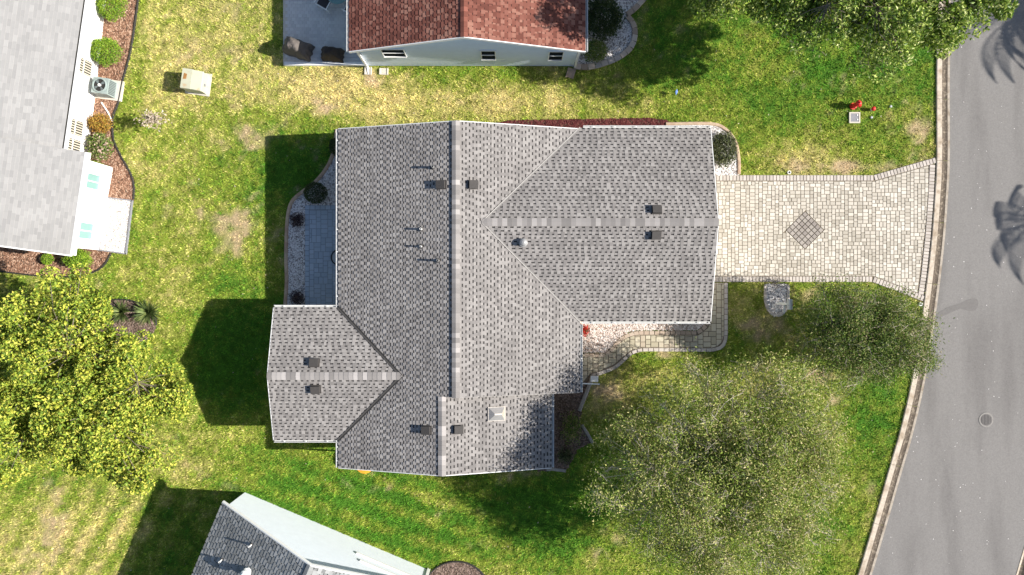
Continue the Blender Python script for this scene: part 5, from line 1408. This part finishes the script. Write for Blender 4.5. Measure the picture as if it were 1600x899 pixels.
BB = [(1200, 520, 90, 55, 0.5), (320, 60, 70, 60, 0.42), (345, 345, 80, 65, 0.42), (400, 215, 60, 20, 0.45), (500, 170, 60, 20, 0.4), (300, 190, 40, 30, 0.36), (80, 830, 60, 60, 0.36), (1175, 505, 60, 40, 0.5), (1270, 462, 70, 14, 0.5), (640, 120, 30, 10, 0.35), (345, 150, 26, 14, 0.4), (270, 300, 20, 18, 0.3), (366, 362, 44, 40, 0.75), (395, 205, 40, 16, 0.55), (300, 55, 22, 40, 0.5), (368, 12, 28, 14, 0.5), (1435, 205, 34, 36, 1.05), (1290, 260, 90, 14, 0.75), (1180, 258, 40, 12, 0.35), (1265, 592, 44, 14, 0.8), (1300, 625, 40, 12, 0.8), (1325, 632, 14, 9, 0.7), (1110, 880, 60, 20, 0.35), (1170, 840, 40, 40, 0.3), (590, 130, 20, 16, 0.5), (455, 175, 40, 14, 0.4), (130, 860, 16, 50, 0.45), (1300, 460, 70, 14, 0.5), (1170, 470, 40, 18, 0.45), (950, 610, 30, 34, 0.6), (820, 742, 50, 9, 0.6), (975, 655, 24, 20, 0.4), (1060, 556, 60, 8, 0.6), (1430, 240, 30, 10, 0.5), (1390, 840, 30, 30, 0.25), (1380, 770, 26, 26, 0.3), (1180, 545, 40, 24, 0.35)]
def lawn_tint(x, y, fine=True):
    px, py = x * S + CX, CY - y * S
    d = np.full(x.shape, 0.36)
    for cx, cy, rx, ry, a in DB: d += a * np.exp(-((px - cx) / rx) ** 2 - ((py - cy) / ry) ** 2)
    d += 0.60 * (fbm(x, y, 2.6, 11) - 0.5) + 0.45 * (fbm(x, y, 0.75, 21) - 0.5) + 0.30 * (fbm(x, y, 6.5, 31) - 0.5) + 0.65 * (fbm(x, y, 0.2, 51) - 0.5)
    m1 = np.exp(-((px - 620) / 260) ** 2 - ((py - 800) / 75) ** 2)
    d += 0.28 * m1 * np.sin((py - 0.34 * px) / 36 * 2 * np.pi)
    m2 = np.exp(-((px - 170) / 150) ** 2 - ((py - 820) / 110) ** 2)
    d += 0.22 * m2 * np.sin((px + 0.6 * py) / 42 * 2 * np.pi)
    if fine: d += rng.normal(0, 0.17, x.shape)
    b = np.zeros(x.shape)
    for cx, cy, rx, ry, a in BB: b = np.maximum(b, a * np.exp(-(((px - cx) / rx) ** 2 + ((py - cy) / ry) ** 2)))
    b = np.clip((b + 1.3 * (fbm(x, y, 1.1, 41) - 0.5) + 0.9 * (fbm(x, y, 0.28, 61) - 0.5) - 0.36) * 1.9, 0, 1)
    d = np.clip(d, 0, 1)[..., None]
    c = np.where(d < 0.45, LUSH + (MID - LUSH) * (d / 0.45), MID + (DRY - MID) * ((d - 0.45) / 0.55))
    c = c + (BROWN - c) * (b * 0.85)[..., None]
    return c, b
nx, ny = 260, 170
xs = np.linspace(-32, 32, nx); ys = np.linspace(-21, 21, ny)
gx, gy = np.meshgrid(xs, ys)
xv, yv = gx.ravel(), gy.ravel()
big = 400.0
ring = np.array([(-32, -21), (32, -21), (32, 21), (-32, 21), (-big, -big), (big, -big), (big, big), (-big, big)], float)
vx = np.r_[xv, ring[:, 0]]; vy = np.r_[yv, ring[:, 1]]
ii = (np.arange(ny - 1)[:, None] * nx + np.arange(nx - 1)[None, :]).ravel()
fq = np.stack([ii, ii + 1, ii + nx + 1, ii + nx], 1)
b0 = nx * ny
fq = np.r_[fq, [[b0 + 4, b0 + 5, b0 + 1, b0 + 0], [b0 + 5, b0 + 6, b0 + 2, b0 + 1], [b0 + 6, b0 + 7, b0 + 3, b0 + 2], [b0 + 7, b0 + 4, b0 + 0, b0 + 3]]]
me = mesh_np('lawn', np.stack([vx, vy, np.zeros_like(vx)], 1), fq, M['lawn'])
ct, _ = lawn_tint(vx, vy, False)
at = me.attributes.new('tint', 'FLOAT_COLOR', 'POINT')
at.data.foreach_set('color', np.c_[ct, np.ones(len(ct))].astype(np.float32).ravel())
tag(link('lawn', me), 'patchy lawn ground running between the houses and the road', 'lawn', kind='structure')

NB = 1050000
gx = rng.uniform(-28.5, 30.0, NB); gy = rng.uniform(-17.5, 17.5, NB)
px, py = gx * S + CX, CY - gy * S
bad = np.zeros(NB, bool)
for q in EXCL: bad |= inside(px, py, q)
gx, gy = gx[~bad], gy[~bad]
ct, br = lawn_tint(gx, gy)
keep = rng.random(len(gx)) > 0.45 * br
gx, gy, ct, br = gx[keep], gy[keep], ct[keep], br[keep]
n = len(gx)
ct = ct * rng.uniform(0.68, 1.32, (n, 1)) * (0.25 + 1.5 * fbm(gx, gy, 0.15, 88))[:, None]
ang = rng.uniform(0, 2 * np.pi, n); ln = rng.uniform(0.07, 0.15, n) * (1 - 0.3 * br) ; w = rng.uniform(0.012, 0.026, n)
el = rng.uniform(0.15, 1.1, n)
clump = vnoise(gx, gy, 0.17, 77)
ln *= 0.5 + 1.0 * clump
dx, dy = np.cos(ang), np.sin(ang)
b = np.stack([gx, gy, np.full(n, -0.004)], 1)
side = np.stack([-dy, dx, np.zeros(n)], 1) * w[:, None]
tip = b + np.stack([dx * np.cos(el), dy * np.cos(el), np.sin(el)], 1) * ln[:, None]
v = np.stack([b - side, b + side, tip], 1).reshape(-1, 3)
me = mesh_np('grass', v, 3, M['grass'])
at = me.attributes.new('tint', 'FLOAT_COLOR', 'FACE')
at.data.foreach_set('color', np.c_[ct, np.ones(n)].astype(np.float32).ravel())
tag(link('grass', me), 'short patchy grass, straw yellow to deep green, covering the lawns', 'grass', kind='stuff')

# pale flecks and fallen leaves
x, y = scatter([(1340, -20), (1620, -20), (1620, 920), (1340, 920)], 0.9)
k = inside(x, y, [(p[0] + 24, p[1]) for p in road_px[:len(kd)]] + [(1700, 1400), (1700, -400)])
x, y = x[k], y[k]; n = len(x); s_ = rng.uniform(0.010, 0.026, n)
v, idx = octas(np.stack([(x - CX) / S, (CY - y) / S, np.full(n, 0.036)], 1), s_ * 1.4, s_, s_ * 0.4, rng.uniform(0, 6.28, n))
tag(link('road_grit', mesh_np('road_grit', v, idx, M['gravel'])), 'pale grit and dry leaf flecks strewn over the road', 'grit', kind='stuff')
x = rng.uniform(0, 1450, 420); y = rng.uniform(0, 899, 420)
k = np.ones(len(x), bool)
for q in EXCL: k &= ~inside(x, y, q)
x, y = x[k], y[k]; n = len(x)
v = leaves(np.stack([(x - CX) / S, (CY - y) / S, np.full(n, 0.075)], 1), rng.uniform(0.05, 0.11, n), 0.5, 3.0, rng)
tag(link('fallen_leaves', mesh_np('fallen_leaves', v, 4, M['leaf_straw'])), 'scattered dry pale leaves on the grass', 'fallen leaves', kind='stuff')
